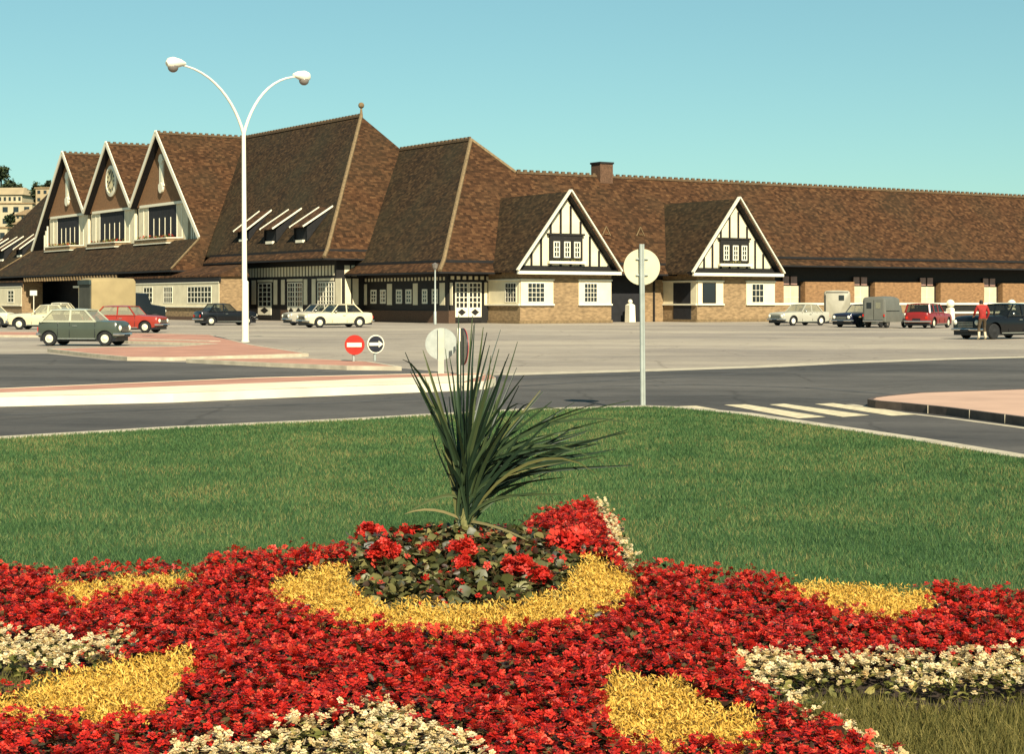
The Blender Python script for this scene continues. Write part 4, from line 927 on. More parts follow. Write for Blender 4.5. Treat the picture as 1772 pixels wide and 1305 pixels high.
# ------------------------------------------------------------------ VEHICLES
def paint(name, c, rough=.3): return mat(name, c, rough, .06, 2, coat=.25, spec=.3)
def wheel(par, x, y, r, side, hubm, rim=.62):
    t = MB(); w_ = .085
    t.lathe([(r*.55,-w_),(r*.9,-w_),(r,-w_*.6),(r,w_*.6),(r*.9,w_),(r*.55,w_)], (x,y,r), 20, (0,1,0)); o = t.build('wheel', M['tyre'], par, True)
    h = MB(); s_ = side; h.lathe([(r*rim,w_*.75*s_),(r*rim*.9,w_*1.02*s_),(r*.35,w_*1.0*s_),(r*.22,w_*1.35*s_),(.01,w_*1.4*s_)], (x,y,r), 18, (0,1,0)); h.build('hubcap', hubm, o, True)
def car(px, py, head, label, cat, pm, L=4.3, W=1.62, H=1.48, hood=.86, belt=.92, boot=.90, wsb=.55, wst=.05, rwt=-1.0, rwb=-1.45, fw=1.28, rw=-1.30, r=.32, hubm=None, sill=.24,
        roofw=.78, arch=1.22, win=None, gm=None, nose=.10, tail=.10, Y=None, group=None, grille=True, name='parked_car', two=True, pil=(-.42,), roofm=None, lampz=None):
    win = gm or M['carglass']; hubm = hubm or M['hub']
    Y = Y or 4950.0/(py-HY); root = empty(name, ((px-CX)/F_PX*Y, Y, 0), R(head), label, cat, group)
    hl = L/2; xs = set(np.linspace(-hl, hl, 37).tolist())
    for xw in (fw, rw):
        for t in np.linspace(-1, 1, 13): xs.add(xw+r*arch*math.sin(t*math.pi/2))
    for e in (.01,.04,.09,.16): xs.add(hl-e); xs.add(-hl+e)
    xs = sorted(xs)
    def top(x):
        if x >= wsb: u = (x-wsb)/(hl-wsb); z = belt+(hood-belt)*min(1, u*1.15) - nose*max(0, (u-.80)/.20)**2
        elif x <= rwb: u = (rwb-x)/(hl+rwb); z = belt+(boot-belt)*min(1, u*1.15) - tail*max(0, (u-.78)/.22)**2
        else: z = belt
        return z
    def bot(x):
        z = sill+.10*max(0, (abs(x)-hl+.5)/.5)
        for xw in (fw, rw):
            d = abs(x-xw); ra = r*arch
            if d < ra: z = max(z, r+math.sqrt(max(0, ra*ra-d*d))*.98)
        return z
    def half(x): u = abs(x)/hl; return W/2*(1-.10*u**4-.16*max(0, (u-.94)/.06)**2)
    NR = 6; NT = 7; mb = MB(); vs = []
    for x in xs:
        zt, zb = top(x), bot(x); hw = half(x); ring = []
        for j in range(NR+1):
            t = j/NR; z = zb+(zt-zb)*t; full = (z-sill)/(zt-sill)
            y = hw*(.95+.05*math.sin(min(1, full*1.6)*math.pi/2)-.10*max(0, (full-.6)/.4)**2); ring.append((y, z))
        for k in range(1, NT): f = 1-2*k/NT; ring.append((ring[NR][0]*f, zt+.05*(1-f*f)))
        ring += [(-y, z) for y, z in ring[:NR+1][::-1]]
        vs.append([(x, y, z) for y, z in ring])
    m = len(vs[0]); flat = [p for r_i in vs for p in r_i]
    fs = [(i*m+k, i*m+k+1, (i+1)*m+k+1, (i+1)*m+k) for i in range(len(xs)-1) for k in range(m-1)]
    fs += [tuple(range(m))[::-1], tuple(range((len(xs)-1)*m, len(xs)*m))]
    mb.add(flat, fs); body = mb.build('body', pm, root, True)
    und = MB(); und.box(-hl+.12, hl-.12, -W/2+.10, W/2-.10, .17, .60); und.build('underside', M['black'], root)
    # cabin
    hb = W/2*.92; hr = W/2*roofw; zb = belt+.0; zr = H-.05
    c = {'fb': wsb, 'ft': wst, 'rt': rwt, 'rb': rwb}
    ins = .012
    def q4(name, P): g = MB(); g.poly(P); return g.build(name, win, root)
    g = MB(); g.poly([(wsb,-hb+.04,zb),(wsb,hb-.04,zb),(wst,hr-.03,zr),(wst,-hr+.03,zr)]); g.build('windscreen', win, root)
    g = MB(); g.poly([(rwb,hb-.04,zb),(rwb,-hb+.04,zb),(rwt,-hr+.03,zr),(rwt,hr-.03,zr)]); g.build('rear_window', win, root)
    for s_ in (-1, 1):
        g = MB(); P = [(rwb,s_*(hb-ins),zb),(wsb,s_*(hb-ins),zb),(wst,s_*(hr-ins),zr),(rwt,s_*(hr-ins),zr)]; g.poly(P if s_ < 0 else P[::-1]); g.build('side_window', win, root)
    for xs_ in (wst-.35, rwt+.35):
        for s_ in ((-1, 1) if xs_ == wst-.35 else (0,)):
            st = MB(); wd = .24 if s_ else hr*.85; st.slab([(xs_-.28,s_*.34-wd,zb-.02),(xs_-.28,s_*.34+wd,zb-.02),(xs_-.42,s_*.34+wd*.9,zb+.26),(xs_-.42,s_*.34-wd*.9,zb+.26)], .11, (1,0,0)); st.build('seat', M['seat'], root)
    sw = MB(); sw.lathe([(.17,0),(.17,.02),(.15,.02),(.15,0)], (wst+.12,.34,zb+.03), 14, (1,0,.45)); sw.build('steering_wheel', M['black'], root)
    rf = MB(); n1, n2 = 8, 6; grid = []
    for i in range(n1+1):
        u = i/n1; x = rwt-.07+(wst-rwt+.12)*u
        for j in range(n2+1):
            f = -1+2*j/n2; e = 1-abs(2*u-1)**3
            grid.append((x, (hr+.02)*f, zr+.055*(1-f**4)*(.35+.65*e)))
    nf = [(i*(n2+1)+j, (i+1)*(n2+1)+j, (i+1)*(n2+1)+j+1, i*(n2+1)+j+1) for i in range(n1) for j in range(n2)]
    nv = len(grid); grid += [(x, y, min(z, zr)-.02) for x, y, z in grid]
    nf += [tuple(k+nv for k in f[::-1]) for f in nf]
    edge = [j for j in range(n2+1)]+[i*(n2+1)+n2 for i in range(1, n1+1)]+[n1*(n2+1)+j for j in range(n2-1, -1, -1)]+[i*(n2+1) for i in range(n1-1, 0, -1)]
    nf += [(edge[i], edge[(i+1) % len(edge)], edge[(i+1) % len(edge)]+nv, edge[i]+nv) for i in range(len(edge))]
    rf.add(grid, nf)
    for s_ in (-1, 1):
        rf.bar((wsb,s_*hb,zb-.03),(wst,s_*hr,zr),.055,.05); rf.bar((rwb,s_*hb,zb-.03),(rwt,s_*hr,zr),.10,.06)
        for xp in pil: rf.bar((xp,s_*hb,zb-.03),(xp,s_*hr,zr),.05,.07,(1,0,0))
        rf.bar((rwb,s_*hb,zb),(wsb,s_*hb,zb),.04,.05)
    rf.build('roof', roofm or pm, root, True)
    # fittings
    for xw in (fw, rw):
        for s_ in (-1, 1): wheel(root, xw, s_*(W/2-.13), r, s_, hubm)
    for s_, nm in ((1, 'front'), (-1, 'rear')):
        b = MB(); xb = s_*(hl+.05); b.tube([(xb-s_*.22,-W/2+.02,.42),(xb-s_*.05,-W/2+.10,.42),(xb,-W/4,.42),(xb,W/4,.42),(xb-s_*.05,W/2-.10,.42),(xb-s_*.22,W/2-.02,.42)], .055, 6); b.build('bumper', M['chrome'], root, True)
    np_ = MB(); np_.box(-hl-.035, -hl-.015, -.24, .24, .50, .60); np_.build('number_plate', M['black'], root); np_ = MB(); np_.box(hl+.10, hl+.12, -.22, .22, .34, .43); np_.build('number_plate', M['black'], root)
    ms = MB(); ms.ball((wsb-.25, W/2+.05, belt+.10), .06, 8); ms.build('mirror', M['chrome'], root, True)
    lz = lampz or hood*.74
    for s_ in (-1, 1):
        l = MB(); l.lathe([(.11,0),(.11,.06),(.07,.10),(.01,.115)], (hl-.06, s_*(W/2-.28), lz), 14, (1,0,0)); l.build('headlight', M['lens'], root, True)
        l = MB(); l.box(-hl-.02, -hl+.05, s_*(W/2-.24)-.07, s_*(W/2-.24)+.07, boot*.62, boot*.62+.16); l.build('tail_light', M['redlens'], root)
        for xs_ in [pil[0]] + ([wsb-.02] if two else []) + ([rw+r*arch+.02] if len(pil) > 0 else []):
            dl = MB(); yy = s_*(W/2-.002); dl.corners([(xs_-.008,yy-.02,sill+.08),(xs_+.008,yy-.02,sill+.08),(xs_+.008,yy+.003*s_,sill+.08),(xs_-.008,yy+.003*s_,sill+.08),(xs_-.008,yy-.04*s_-.02,belt-.02),(xs_+.008,yy-.04*s_-.02,belt-.02),(xs_+.008,yy-.035*s_,belt-.02),(xs_-.008,yy-.035*s_,belt-.02)]); dl.build('door_seam', M['black'], root)
        wt_ = MB(); wt_.bar((rwb+.05,s_*(hb+.005),zb+.015),(wsb-.05,s_*(hb+.005),zb+.015),.02,.025); wt_.build('window_trim', M['chrome'], root)
        h = MB(); h.box(pil[0]+.12, pil[0]+.30, s_*(W/2-.005)-.012, s_*(W/2-.005)+.03*s_+.012, belt-.17, belt-.14); h.build('door_handle', M['chrome'], root)
        t = MB(); t.box(rw+r*arch+.03, fw-r*arch-.03, s_*W/2*.985-.012, s_*W/2*.985+.012, sill+.01, sill+.05); t.build('sill_trim', M['chrome'], root)
    if grille:
        g = MB(); g.box(hl-.05, hl+.015, -W*.24, W*.24, .50, lz+.06); gg = g.build('grille', M['black'], root)
        s_ = MB()
        for k in range(4): s_.box(hl+.012, hl+.03, -W*.24, W*.24, .53+k*(lz-.47)/4, .545+k*(lz-.47)/4)
        s_.build('grille_bars', M['chrome'], gg)
    return root
def clear_glass(name, c, k):
    m, t, p = newmat(name); p.inputs['Base Color'].default_value = (*c, 1); p.inputs['Roughness'].default_value = .05; p.inputs['Specular IOR Level'].default_value = .7
    tr = N(t, 'ShaderNodeBsdfTransparent'); tr.inputs['Color'].default_value = (.82,.86,.80,1); mx = N(t, 'ShaderNodeMixShader'); mx.inputs[0].default_value = k
    t.links.new(p.outputs[0], mx.inputs[1]); t.links.new(tr.outputs[0], mx.inputs[2]); t.links.new(mx.outputs[0], t.nodes['Material Output'].inputs['Surface']); return m
M['carglass'] = clear_glass('car_window_glass', (.02,.022,.02), .55)
M['carglass_pale'] = clear_glass('car_window_glass_sky_tint', (.40,.37,.26), .55)  # pale base colour paints sky reflection into the panes
M['seat'] = mat('car_seat_leather', (.05,.035,.025), .7, .3, 8)
GL = 'cars parked before the station'
car(146, 598, -9, 'small dark green hatch like saloon parked on the pink island bay at left', 'car', paint('green_grey_paint', (.050,.060,.044)), L=3.15, W=1.45, H=1.37, hood=.88, belt=.90, boot=.86, wsb=.72, wst=.25, rwt=-1.02, rwb=-1.42, fw=1.07, rw=-1.08, r=.27, nose=.16, tail=.12, gm=M['carglass_pale'], pil=(-.28,), group=GL, arch=1.18, roofm=paint('pale_sage_roof', (.40,.40,.29)))
car(222, 575.5, -12, 'red two box saloon parked behind the small green car', 'car', paint('coral_red_paint', (.26,.030,.018)), L=3.95, W=1.56, H=1.42, hood=.84, belt=.90, boot=.86, wsb=.72, wst=.30, rwt=-1.10, rwb=-1.55, fw=1.25, rw=-1.33, r=.30, gm=M['carglass_pale'], pil=(-.30,), group=GL)
cream = paint('cream_paint', (.52,.45,.29))
car(78, 570, 176, 'cream saloon half hidden behind the small green car at left', 'car', cream, L=4.1, H=1.45, gm=M['carglass_pale'], arch=1.35, group=GL)
car(-34, 567, 178, 'cream car cut by the left edge of the photo', 'car', paint('ivory_paint', (.54,.48,.32)), L=4.0, H=1.42, gm=M['carglass_pale'], arch=1.35, group=GL)
car(118, 562, 8, 'pale cream car showing only its roof behind the green car', 'car', paint('pale_cream_paint', (.52,.46,.31)), L=4.0, H=1.55, gm=M['carglass_pale'], group=GL)
black = paint('black_paint', (.005,.005,.006))
car(390, 563, 31, 'black saloon with a pale hubcap beside the tall lamp post', 'car', black, L=4.1, H=1.5, belt=.95, boot=.92, hood=.92, r=.31, gm=M['carglass'], group=GL)
car(580, 566.5, 211, 'cream saloon parked before the half timbered entrance', 'car', paint('cream_white_paint', (.60,.52,.34)), L=4.6, W=1.75, H=1.48, fw=1.42, rw=-1.30, rwb=-1.55, rwt=-1.0, wsb=.62, wst=.12, hood=.88, group=GL)
car(545, 562.8, 209, 'grey car mostly hidden behind the cream saloon', 'car', paint('grey_beige_paint', (.30,.27,.21)), L=4.3, H=1.46, group=GL)
car(1383, 563, 216, 'pale grey saloon with white wheels parked before the low wall', 'car', paint('pale_grey_paint', (.36,.34,.27)), L=4.5, W=1.7, H=1.46, fw=1.35, rw=-1.30, hubm=M['lampwhite'], group=GL, gm=M['carglass_pale'])
car(1489, 566, 226, 'dark blue saloon beside the small grey van', 'car', paint('navy_paint', (.010,.012,.028)), L=4.4, H=1.46, group=GL, hubm=M['tyre'], gm=M['carglass_pale'])
car(1607, 567.5, 58, 'red estate car with its tail towards the forecourt', 'car', paint('deep_red_paint', (.20,.014,.012)), L=4.5, W=1.68, H=1.52, rwt=-1.9, rwb=-2.08, belt=.95, boot=.92, fw=1.40, rw=-1.35, pil=(-.45,-1.25), group=GL)
car(1733, 586, 214, 'black saloon at the right edge with a person beside it', 'car', black, L=4.6, W=1.75, H=1.56, hood=.98, belt=1.0, boot=.95, fw=1.42, rw=-1.35, r=.34, group=GL, hubm=M['tyre'], gm=M['carglass'], nose=.2)

def loft_box(mb, secs):        # secs: list of (x, halfwidth, z0, z1) rounded box sections
    vs = []; m = 12
    for x, hw, z0, z1 in secs:
        c = .16*min(1, (z1-z0)/1.0)
        vs += [(x,hw,z0),(x,hw,z1-c*1.6),(x,hw-c*.25,z1-c*.6),(x,hw-c,z1-c*.1),(x,hw*.4,z1+.01),(x,0,z1+.02)]
        vs += [(x,-hw*.4,z1+.01),(x,-hw+c,z1-c*.1),(x,-hw+c*.25,z1-c*.6),(x,-hw,z1-c*1.6),(x,-hw,z0),(x,0,z0)]
    n = len(secs); fs = [(i*m+k, i*m+(k+1) % m, (i+1)*m+(k+1) % m, (i+1)*m+k) for i in range(n-1) for k in range(m)]
    fs += [tuple(range(m))[::-1], tuple(range((n-1)*m, n*m))]; mb.add(vs, fs)
def small_van():
    Y = 4950/(567-HY); root = empty('delivery_van', ((1534-CX)/F_PX*Y, Y, 0), R(52), 'small grey van seen from its rear doors between the blue and red cars', 'van', GL)
    pm = mat('grey_van_paint', (.125,.122,.10), .5, .1, 2)
    b = MB(); loft_box(b, [(-1.75,.70,.42,1.78),(-1.70,.76,.36,1.90),(-.2,.77,.36,1.93),(.25,.76,.36,1.86)]); b.build('cargo_body', pm, root, True)
    c = MB(); loft_box(c, [(.25,.68,.36,1.55),(.75,.66,.36,1.45),(.95,.62,.36,1.02),(1.55,.48,.38,.90),(1.80,.36,.45,.78)]); c.build('cab', pm, root, True)
    g = MB(); g.poly([(.80,-.5,1.02),(.80,.5,1.02),(.72,.5,1.42),(.72,-.5,1.42)]); g.build('windscreen', M['carglass'], root)
    for s_ in (-1, 1):
        d = MB(); d.box(-1.79,-1.755, min(s_*.03, s_*.62), max(s_*.03, s_*.62), .50, 1.74); o = d.build('rear_door', pm, root)
        w_ = MB(); w_.box(-1.805,-1.79, min(s_*.14,s_*.46), max(s_*.14,s_*.46), 1.20, 1.56); w_.build('door_window', M['glass'] if s_ > 0 else M['carglass_pale'], o)
        t = MB(); t.box(-1.80,-1.76, s_*.70-.04, s_*.70+.04, .70, .84); t.build('tail_light', M['redlens'], root)
        for xw in (-1.25, 1.2): wheel(root, xw, s_*.62, .29, s_, M['chrome'])
        h = MB(); h.ball((1.72, s_*.44, .80), .10, 12); h.build('headlight', M['lens'], root, True)
    r_ = MB(); r_.bar((-1.6,-.78,1.05),(.2,-.78,1.05),.02,.03); r_.bar((-1.6,.78,1.05),(.2,.78,1.05),.02,.03); r_.build_each('side_rib', M['black'], root)
    bp = MB(); bp.tube([(-1.86,-.66,.42),(-1.86,.66,.42)], .045, 6); bp.build('bumper', M['chrome'], root)
small_van()
def box_van():
    Y = 128.0; root = empty('box_van', ((1455-CX)/F_PX*Y, Y+1.5, 0), R(80), 'tall grey box van standing behind the dark blue saloon', 'van', GL)
    pm = mat('pale_grey_van_paint', (.27,.245,.18), .5, .12, 2)
    b = MB(); loft_box(b, [(-1.55,.88,.35,2.28),(-1.45,.95,.32,2.42),(1.0,.96,.32,2.44),(1.2,.94,.32,2.38)]); b.build('cargo_body', pm, root, True)
    c = MB(); loft_box(c, [(1.2,.88,.32,2.1),(1.6,.86,.32,1.9),(1.9,.80,.35,1.05),(2.2,.6,.40,.95)]); c.build('cab', pm, root, True)
    w_ = MB(); w_.box(-1.60,-1.53,-.50,-.12,1.72,2.08); w_.build('rear_window', M['glass'], root)
    w_ = MB(); w_.poly([(1.80,-.62,1.15),(1.80,.62,1.15),(1.63,.58,1.78),(1.63,-.58,1.78)]); w_.build('windscreen', M['carglass'], root)
    e = MB(); e.bar((-1.57,.86,.4),(-1.57,.86,2.1),.06,.06); e.bar((-1.56,.8,2.30),(-1.56,-.8,2.30),.05,.05); e.build_each('edge_trim', M['black'], root)
    for s_ in (-1, 1):
        for xw in (-1.0, 1.45): wheel(root, xw, s_*.82, .33, s_, M['chrome'])
        l = MB(); l.ball((2.15, s_*.5, .85), .11); l.build('headlight', M['lens'], root, True)
box_van()
def truck():
    Y = 112.0; root = empty('delivery_truck', ((152-CX)/F_PX*Y, Y, 0), R(33), 'canvas covered truck standing behind the parked cars at left', 'truck')
    cv = mat('tan_canvas', (.27,.205,.10), .9, .12, 1.2, .3); dk = mat('grey_green_canvas', (.055,.055,.04), .9, .25, 1.2, .3)
    b = MB(); loft_box(b, [(-.15,1.12,1.0,3.02),(.0,1.16,1.0,3.12),(1.3,1.17,1.0,3.16),(2.7,1.16,1.0,3.12),(2.8,1.12,1.0,3.02)]); b.build('canvas_cover', cv, root, True)
    e = MB(); e.box(-.22,-.16,-1.05,1.05,1.02,2.72); e.build('rear_flap', dk, root)
    v = MB(); v.box(-.30,-.17,-1.12,1.12,2.72,3.0); v.build('valance', mat('dark_green_canvas', (.03,.045,.04), .9, .2, 2), root)
    c = MB(); loft_box(c, [(2.85,.95,.5,2.2),(3.7,.95,.5,2.15),(4.0,.9,.5,1.45),(5.0,.75,.55,1.3)]); c.build('cab', paint('dark_truck_paint', (.008,.009,.010)), root, True)
    g = MB(); g.poly([(3.88,-.7,1.5),(3.88,.7,1.5),(3.74,.68,2.05),(3.74,-.68,2.05)]); g.build('windscreen', M['carglass'], root)
    ch_ = MB(); ch_.box(-.1,4.6,-.5,.5,.5,.75); ch_.box(-.15,2.8,-1.1,1.1,.78,.99); ch_.build('chassis', M['black'], root)
    for s_ in (-1, 1):
        for xw in (.6, 4.2): wheel(root, xw, s_*.92, .42, s_, M['chrome'])
        l = MB(); l.ball((4.98, s_*.6, 1.0), .13); l.build('headlight', M['lens'], root, True)
truck()

# ------------------------------------------------------------------ STREET FURNITURE
def street_lamp():
    x, y = G(424.5, 596); root = empty('street_lamp', (x, y, .09), 0, 'tall white street lamp with two curved arms in a Y', 'street lamp')
    p = MB(); p.tube([(-.0,0,0),(0,0,.06)], .16, 14); p.tube([(0,0,.06),(0,0,2.3),(-.03,0,2.35),(-.06,0,7.95)], [.135,.125,.10,.075], 14); p.build_each('post', M['lampwhite'], root, True)
    dn = Vector((-2.30, -1.85, 0)); df = Vector((1.93, 1.85, 0))
    for d in (dn, df):
        a = MB(); P = []
        for i in range(13):
            u = i/12; P.append(Vector((-.06,0,7.9))*(1-u)**3+(Vector((-.06,0,9.1))+d*.12)*3*u*(1-u)**2+(Vector((-.06,0,10.3))+d*.45)*3*u*u*(1-u)+(Vector((0,0,10.34))+d*.98)*u**3)
        a.tube(P, [.062-.028*i/12 for i in range(13)], 10); a.build('arm', M['lampwhite'], root, True)
        tip = Vector((0,0,10.34))+d; dd = d.normalized()
        h = MB(); h.tube([tip-dd*.42+Vector((0,0,.05)), tip-dd*.2+Vector((0,0,.06)), tip+dd*.08+Vector((0,0,.04)), tip+dd*.26+Vector((0,0,.01)), tip+dd*.36-Vector((0,0,.02))], [.05,.15,.225,.20,.09], 14); hd = h.build('lamp_head', M['lampwhite'], root, True)
        g = MB(); g.ball(tip+dd*.10-Vector((0,0,.13)), .20, 14, .95); g.build('diffuser', M['opal'], hd, True)
street_lamp()
def lantern():
    Y = 123.0; x = (753-CX)/F_PX*Y; root = empty('lantern_post', (x, Y, 0), 0, 'slim grey lantern post before the half timbered wall', 'street lamp')
    p = MB(); p.tube([(0,0,0),(0,0,.9),(0,0,.95),(0,0,3.9)], [.11,.10,.065,.05], 10); p.build_each('post', M['metal'], root, True)
    l = MB(); l.lathe([(.10,0),(.17,.10),(.24,.34),(.26,.36),(.02,.48)], (0,0,3.9), 8); l.build('lantern', M['opal'], root)
lantern()
def tdisc(mb, c, r, n, th, k=36):
    mb.lathe([(r,-th/2),(r,th/2)], c, k, n)
def sign_front(px, py, rpx, bpy, facem, label, arrow, yaw, post_dx=0, rim=None):
    Y = 4950.0/(bpy-HY)*.985; x = (px-CX)/F_PX*Y; z = CAMZ+(HY-py)/F_PX*Y; r = rpx/F_PX*Y
    root = empty('road_sign', (x, Y, .09), R(yaw), label, 'road sign'); z -= .09
    p = MB(); p.tube([(post_dx,.05,0),(post_dx,.05,z)], .035, 10); p.build_each('post', M['metal'], root, True)
    d = MB(); tdisc(d, (0,0,z), r, (0,-1,0), .025); o = d.build('disc', rim or facem, root)
    if rim: d2 = MB(); tdisc(d2, (0,-.016,z), r*.88, (0,-1,0), .01); d2.build('face', facem, o)
    b = MB()
    if not arrow: b.box(-r*.76, r*.70, -.03, -.015, z-r*.20, z+r*.22)
    else:
        b.box(-r*.80, r*.40, -.036, -.024, z-r*.17, z+r*.17); b.slab([(r*.30,-.036,z+r*.36),(r*.30,-.036,z-r*.36),(r*.84,-.036,z)], .012, (0,1,0))
    b.build('arrow' if arrow else 'bar', M['trim'], o)
sign_front(613.7, 597, 17.3, 630, M['signred'], 'red no entry sign with a white bar on the pink island', False, 0, -.03)
sign_front(650, 595.5, 16.0, 629, M['signdark'], 'dark blue round sign with a white arrow and pale rim', True, 28, .0, M['trim'])
def big_back():
    x, y = G(1112, 703, .08); root = empty('road_sign', (x, y, .08), 0, 'round sign seen from its cream back on a tall pole at the lawn edge', 'road sign')
    z = CAMZ+(HY-462)/F_PX*y-.08; r = 31.5/F_PX*y
    p = MB(); p.tube([(-.012,-.05,-.05),(-.03,-.05,2.42)], .026, 10); p.tube([(.024,-.05,-.05),(.005,-.05,2.42)], .018, 8); p.build('pole', M['metal'], root, True)
    d = MB(); tdisc(d, (-.012,0,z), r, (0,-1,0), .022); o = d.build('disc', M['signcream'], root)
    f = MB(); tdisc(f, (-.012,.016,z), r*.97, (0,1,0), .008); f.build('face', M['signred'], o)
    c = MB(); c.bar((-.10,-.022,z+.12),(.08,-.022,z+.12),.03,.02); c.bar((-.10,-.022,z-.12),(.08,-.022,z-.12),.03,.02); c.build_each('bracket', M['metal'], root)
big_back()
def grey_back():
    x, y = G(763.5, 647, .13); root = empty('road_sign', (x, y, .14), 0, 'grey back of a round sign on a broad pale post at the island tip', 'road sign')
    z = CAMZ+(HY-595)/F_PX*y-.14; r = 26/F_PX*y
    p = MB(); p.box(-.062,.062,-.10,-.03,-.02, z+r*1.02); p.build('post', M['signpost'], root)
    d = MB(); tdisc(d, (0,0,z), r, (0,-1,0), .03); d.build('disc', M['signback'], root)
    e = MB(); e.lathe([(r,-.02),(r+.018,-.02),(r+.018,.03),(r,.03)], (0,0,z), 36, (0,-1,0)); e.build('rim', M['metal'], root)
grey_back()
def edge_sign():
    x, y = G(800, 648.5, .14); root = empty('road_sign', (x, y, .14), R(-72), 'round sign seen nearly edge on with dark back and red rim', 'road sign')
    z = CAMZ+(HY-600)/F_PX*y-.14; r = 32/F_PX*y
    p = MB(); p.box(-.035,.035,-.12,-.05,-.02,z+r); p.build_each('post', M['trim'], root)
    d = MB(); tdisc(d, (0,0,z), r, (0,-1,0), .03); o = d.build('disc', M['signdark'], root)
    f = MB(); tdisc(f, (0,.018,z), r*1.01, (0,1,0), .010); f.build('face', M['signred'], o)
    e = MB(); e.box(-r*.7, r*.7, .020, .030, z-.07, z+.07); e.build('bar', M['trim'], o)
edge_sign()
def notice():
    Y = 165.0; x = (58-CX)/F_PX*Y; root = empty('notice_board', (x, Y, 0), R(-10), 'white notice board on a post before the dark station entrance', 'sign')
    z = CAMZ+(HY-507)/F_PX*Y; b = MB(); b.box(-.35,.35,-.03,.03,z-.24,z+.24); b.build('board', M['trim'], root); p = MB(); p.tube([(0,.05,0),(0,.05,z)], .04, 8); p.build_each('post', M['trim'], root)
notice()

# ------------------------------------------------------------------ PERSON
def person():
    x, y = G(1700, 588); H = 1.72
    J = {'pel': (0,0,.93), 'wst': (.01,.02,1.10), 'chest': (.02,.05,1.32), 'neck': (.0,.07,1.48), 'head0': (-.01,.09,1.56), 'head': (-.02,.10,1.64), 'crown': (-.02,.09,1.70),
         'lh': (-.10,0,.88), 'lk': (-.14,.05,.50), 'la': (-.16,-.02,.10), 'lt': (-.17,.14,.04), 'rh': (.10,0,.88), 'rk': (.13,.10,.50), 'ra': (.12,-.04,.10), 'rt': (.15,.10,.04),
         'ls': (-.20,.06,1.42), 'le': (-.30,.10,1.15), 'lw': (-.25,.30,1.00), 'lp': (-.24,.37,.98), 'rs': (.21,.06,1.42), 're': (.30,.02,1.14), 'rw': (.26,.16,.92), 'rp': (.255,.20,.85)}
    E = [('pel','wst'),('wst','chest'),('chest','neck'),('neck','head0'),('head0','head'),('head','crown'),('pel','lh'),('lh','lk'),('lk','la'),('la','lt'),('pel','rh'),('rh','rk'),('rk','ra'),('ra','rt'),
         ('chest','ls'),('ls','le'),('le','lw'),('lw','lp'),('chest','rs'),('rs','re'),('re','rw'),('rw','rp')]
    RAD = {'pel': .145, 'wst': .15, 'chest': .17, 'neck': .06, 'head0': .085, 'head': .098, 'crown': .06, 'lh': .095, 'lk': .065, 'la': .055, 'lt': .045, 'rh': .095, 'rk': .065, 'ra': .055, 'rt': .045,
           'ls': .075, 'le': .058, 'lw': .045, 'lp': .038, 'rs': .075, 're': .058, 'rw': .045, 'rp': .038}
    ks = list(J); me = bpy.data.meshes.new('person_rig'); me.from_pydata([J[k] for k in ks], [(ks.index(a), ks.index(b)) for a, b in E], [])
    o = bpy.data.objects.new('person_rig', me); COL.objects.link(o)
    sk = o.modifiers.new('skin', 'SKIN'); sl_ = me.skin_vertices[0].data
    for i, k in enumerate(ks): sl_[i].radius = (RAD[k], RAD[k]); sl_[i].use_root = (k == 'pel')
    o.modifiers.new('sub', 'SUBSURF').levels = 2; o.modifiers['sub'].render_levels = 2
    dg = bpy.context.evaluated_depsgraph_get(); dg.update()
    bm_ = bpy.data.meshes.new_from_object(o.evaluated_get(dg)); bpy.data.objects.remove(o)
    skin = mat('skin', (.50,.26,.15), .6, .1, 8); red = mat('red_jacket', (.26,.014,.010), .8, .2, 10, .2); tro = mat('khaki_trousers', (.060,.040,.020), .85, .3, 9, .2); boot = mat('pale_boots', (.50,.42,.28), .7, .25, 12); hair = mat('dark_hair', (.014,.010,.008), .7, .3, 20)
    bm_.materials.clear()
    for m in (skin, red, tro, boot, hair): bm_.materials.append(m)
    for p in bm_.polygons:
        c = p.center; p.use_smooth = True
        if c.z > 1.60 or (c.z > 1.52 and c.y < .09): p.material_index = 4 if (c.y < .15 or c.z > 1.68) else 0
        elif c.z > 1.49: p.material_index = 0
        elif abs(c.x) > .19 and c.y > .13 and c.z < 1.02: p.material_index = 0
        elif c.z > .90 or (abs(c.x) > .2 and c.z > .84): p.material_index = 1
        elif c.z > .34: p.material_index = 2
        else: p.material_index = 3
    b = bpy.data.objects.new('person', bm_); COL.objects.link(b); b.location = (x, y, 0); b.rotation_euler = (0,0,R(8))
    tag(b, 'person in a red jacket and khaki trousers standing beside the black car', 'person')
    fg = MB()
    for s_, w_, p_ in ((-1, J['lw'], J['lp']), (1, J['rw'], J['rp'])):
        w_ = Vector(w_); p_ = Vector(p_); d = (p_-w_).normalized(); sd_ = d.cross(Vector((0,0,1))).normalized() if abs(d.z) < .8 else Vector((0,1,0))
        for i in range(4):
            r0 = p_+sd_*(-.027+.018*i); L = (.065,.078,.074,.058)[i]; fg.tube([r0-d*.02, r0+d*L*.55, r0+d*L*.9+Vector((0,.012,-.018))], [.0095,.009,.007], 6)
        t0 = (w_+p_)/2; fg.tube([t0, t0+sd_*.035+d*.02, t0+sd_*.045+d*.055], [.012,.010,.008], 6)
    fg.build('fingers', skin, b, True)
    fc = MB(); hc = Vector(J['head']); fc.tube([hc+Vector((0,.085,.02)), hc+Vector((0,.118,-.015))], [.010,.016], 6)
    for s_ in (-1, 1): fc.ball(hc+Vector((s_*.092,.0,-.01)), .026, 8)
    fc.build('nose_and_ears', skin, b, True)
    ey = MB()
    for s_ in (-1, 1): ey.ball(hc+Vector((s_*.035,.088,.012)), .012, 8)
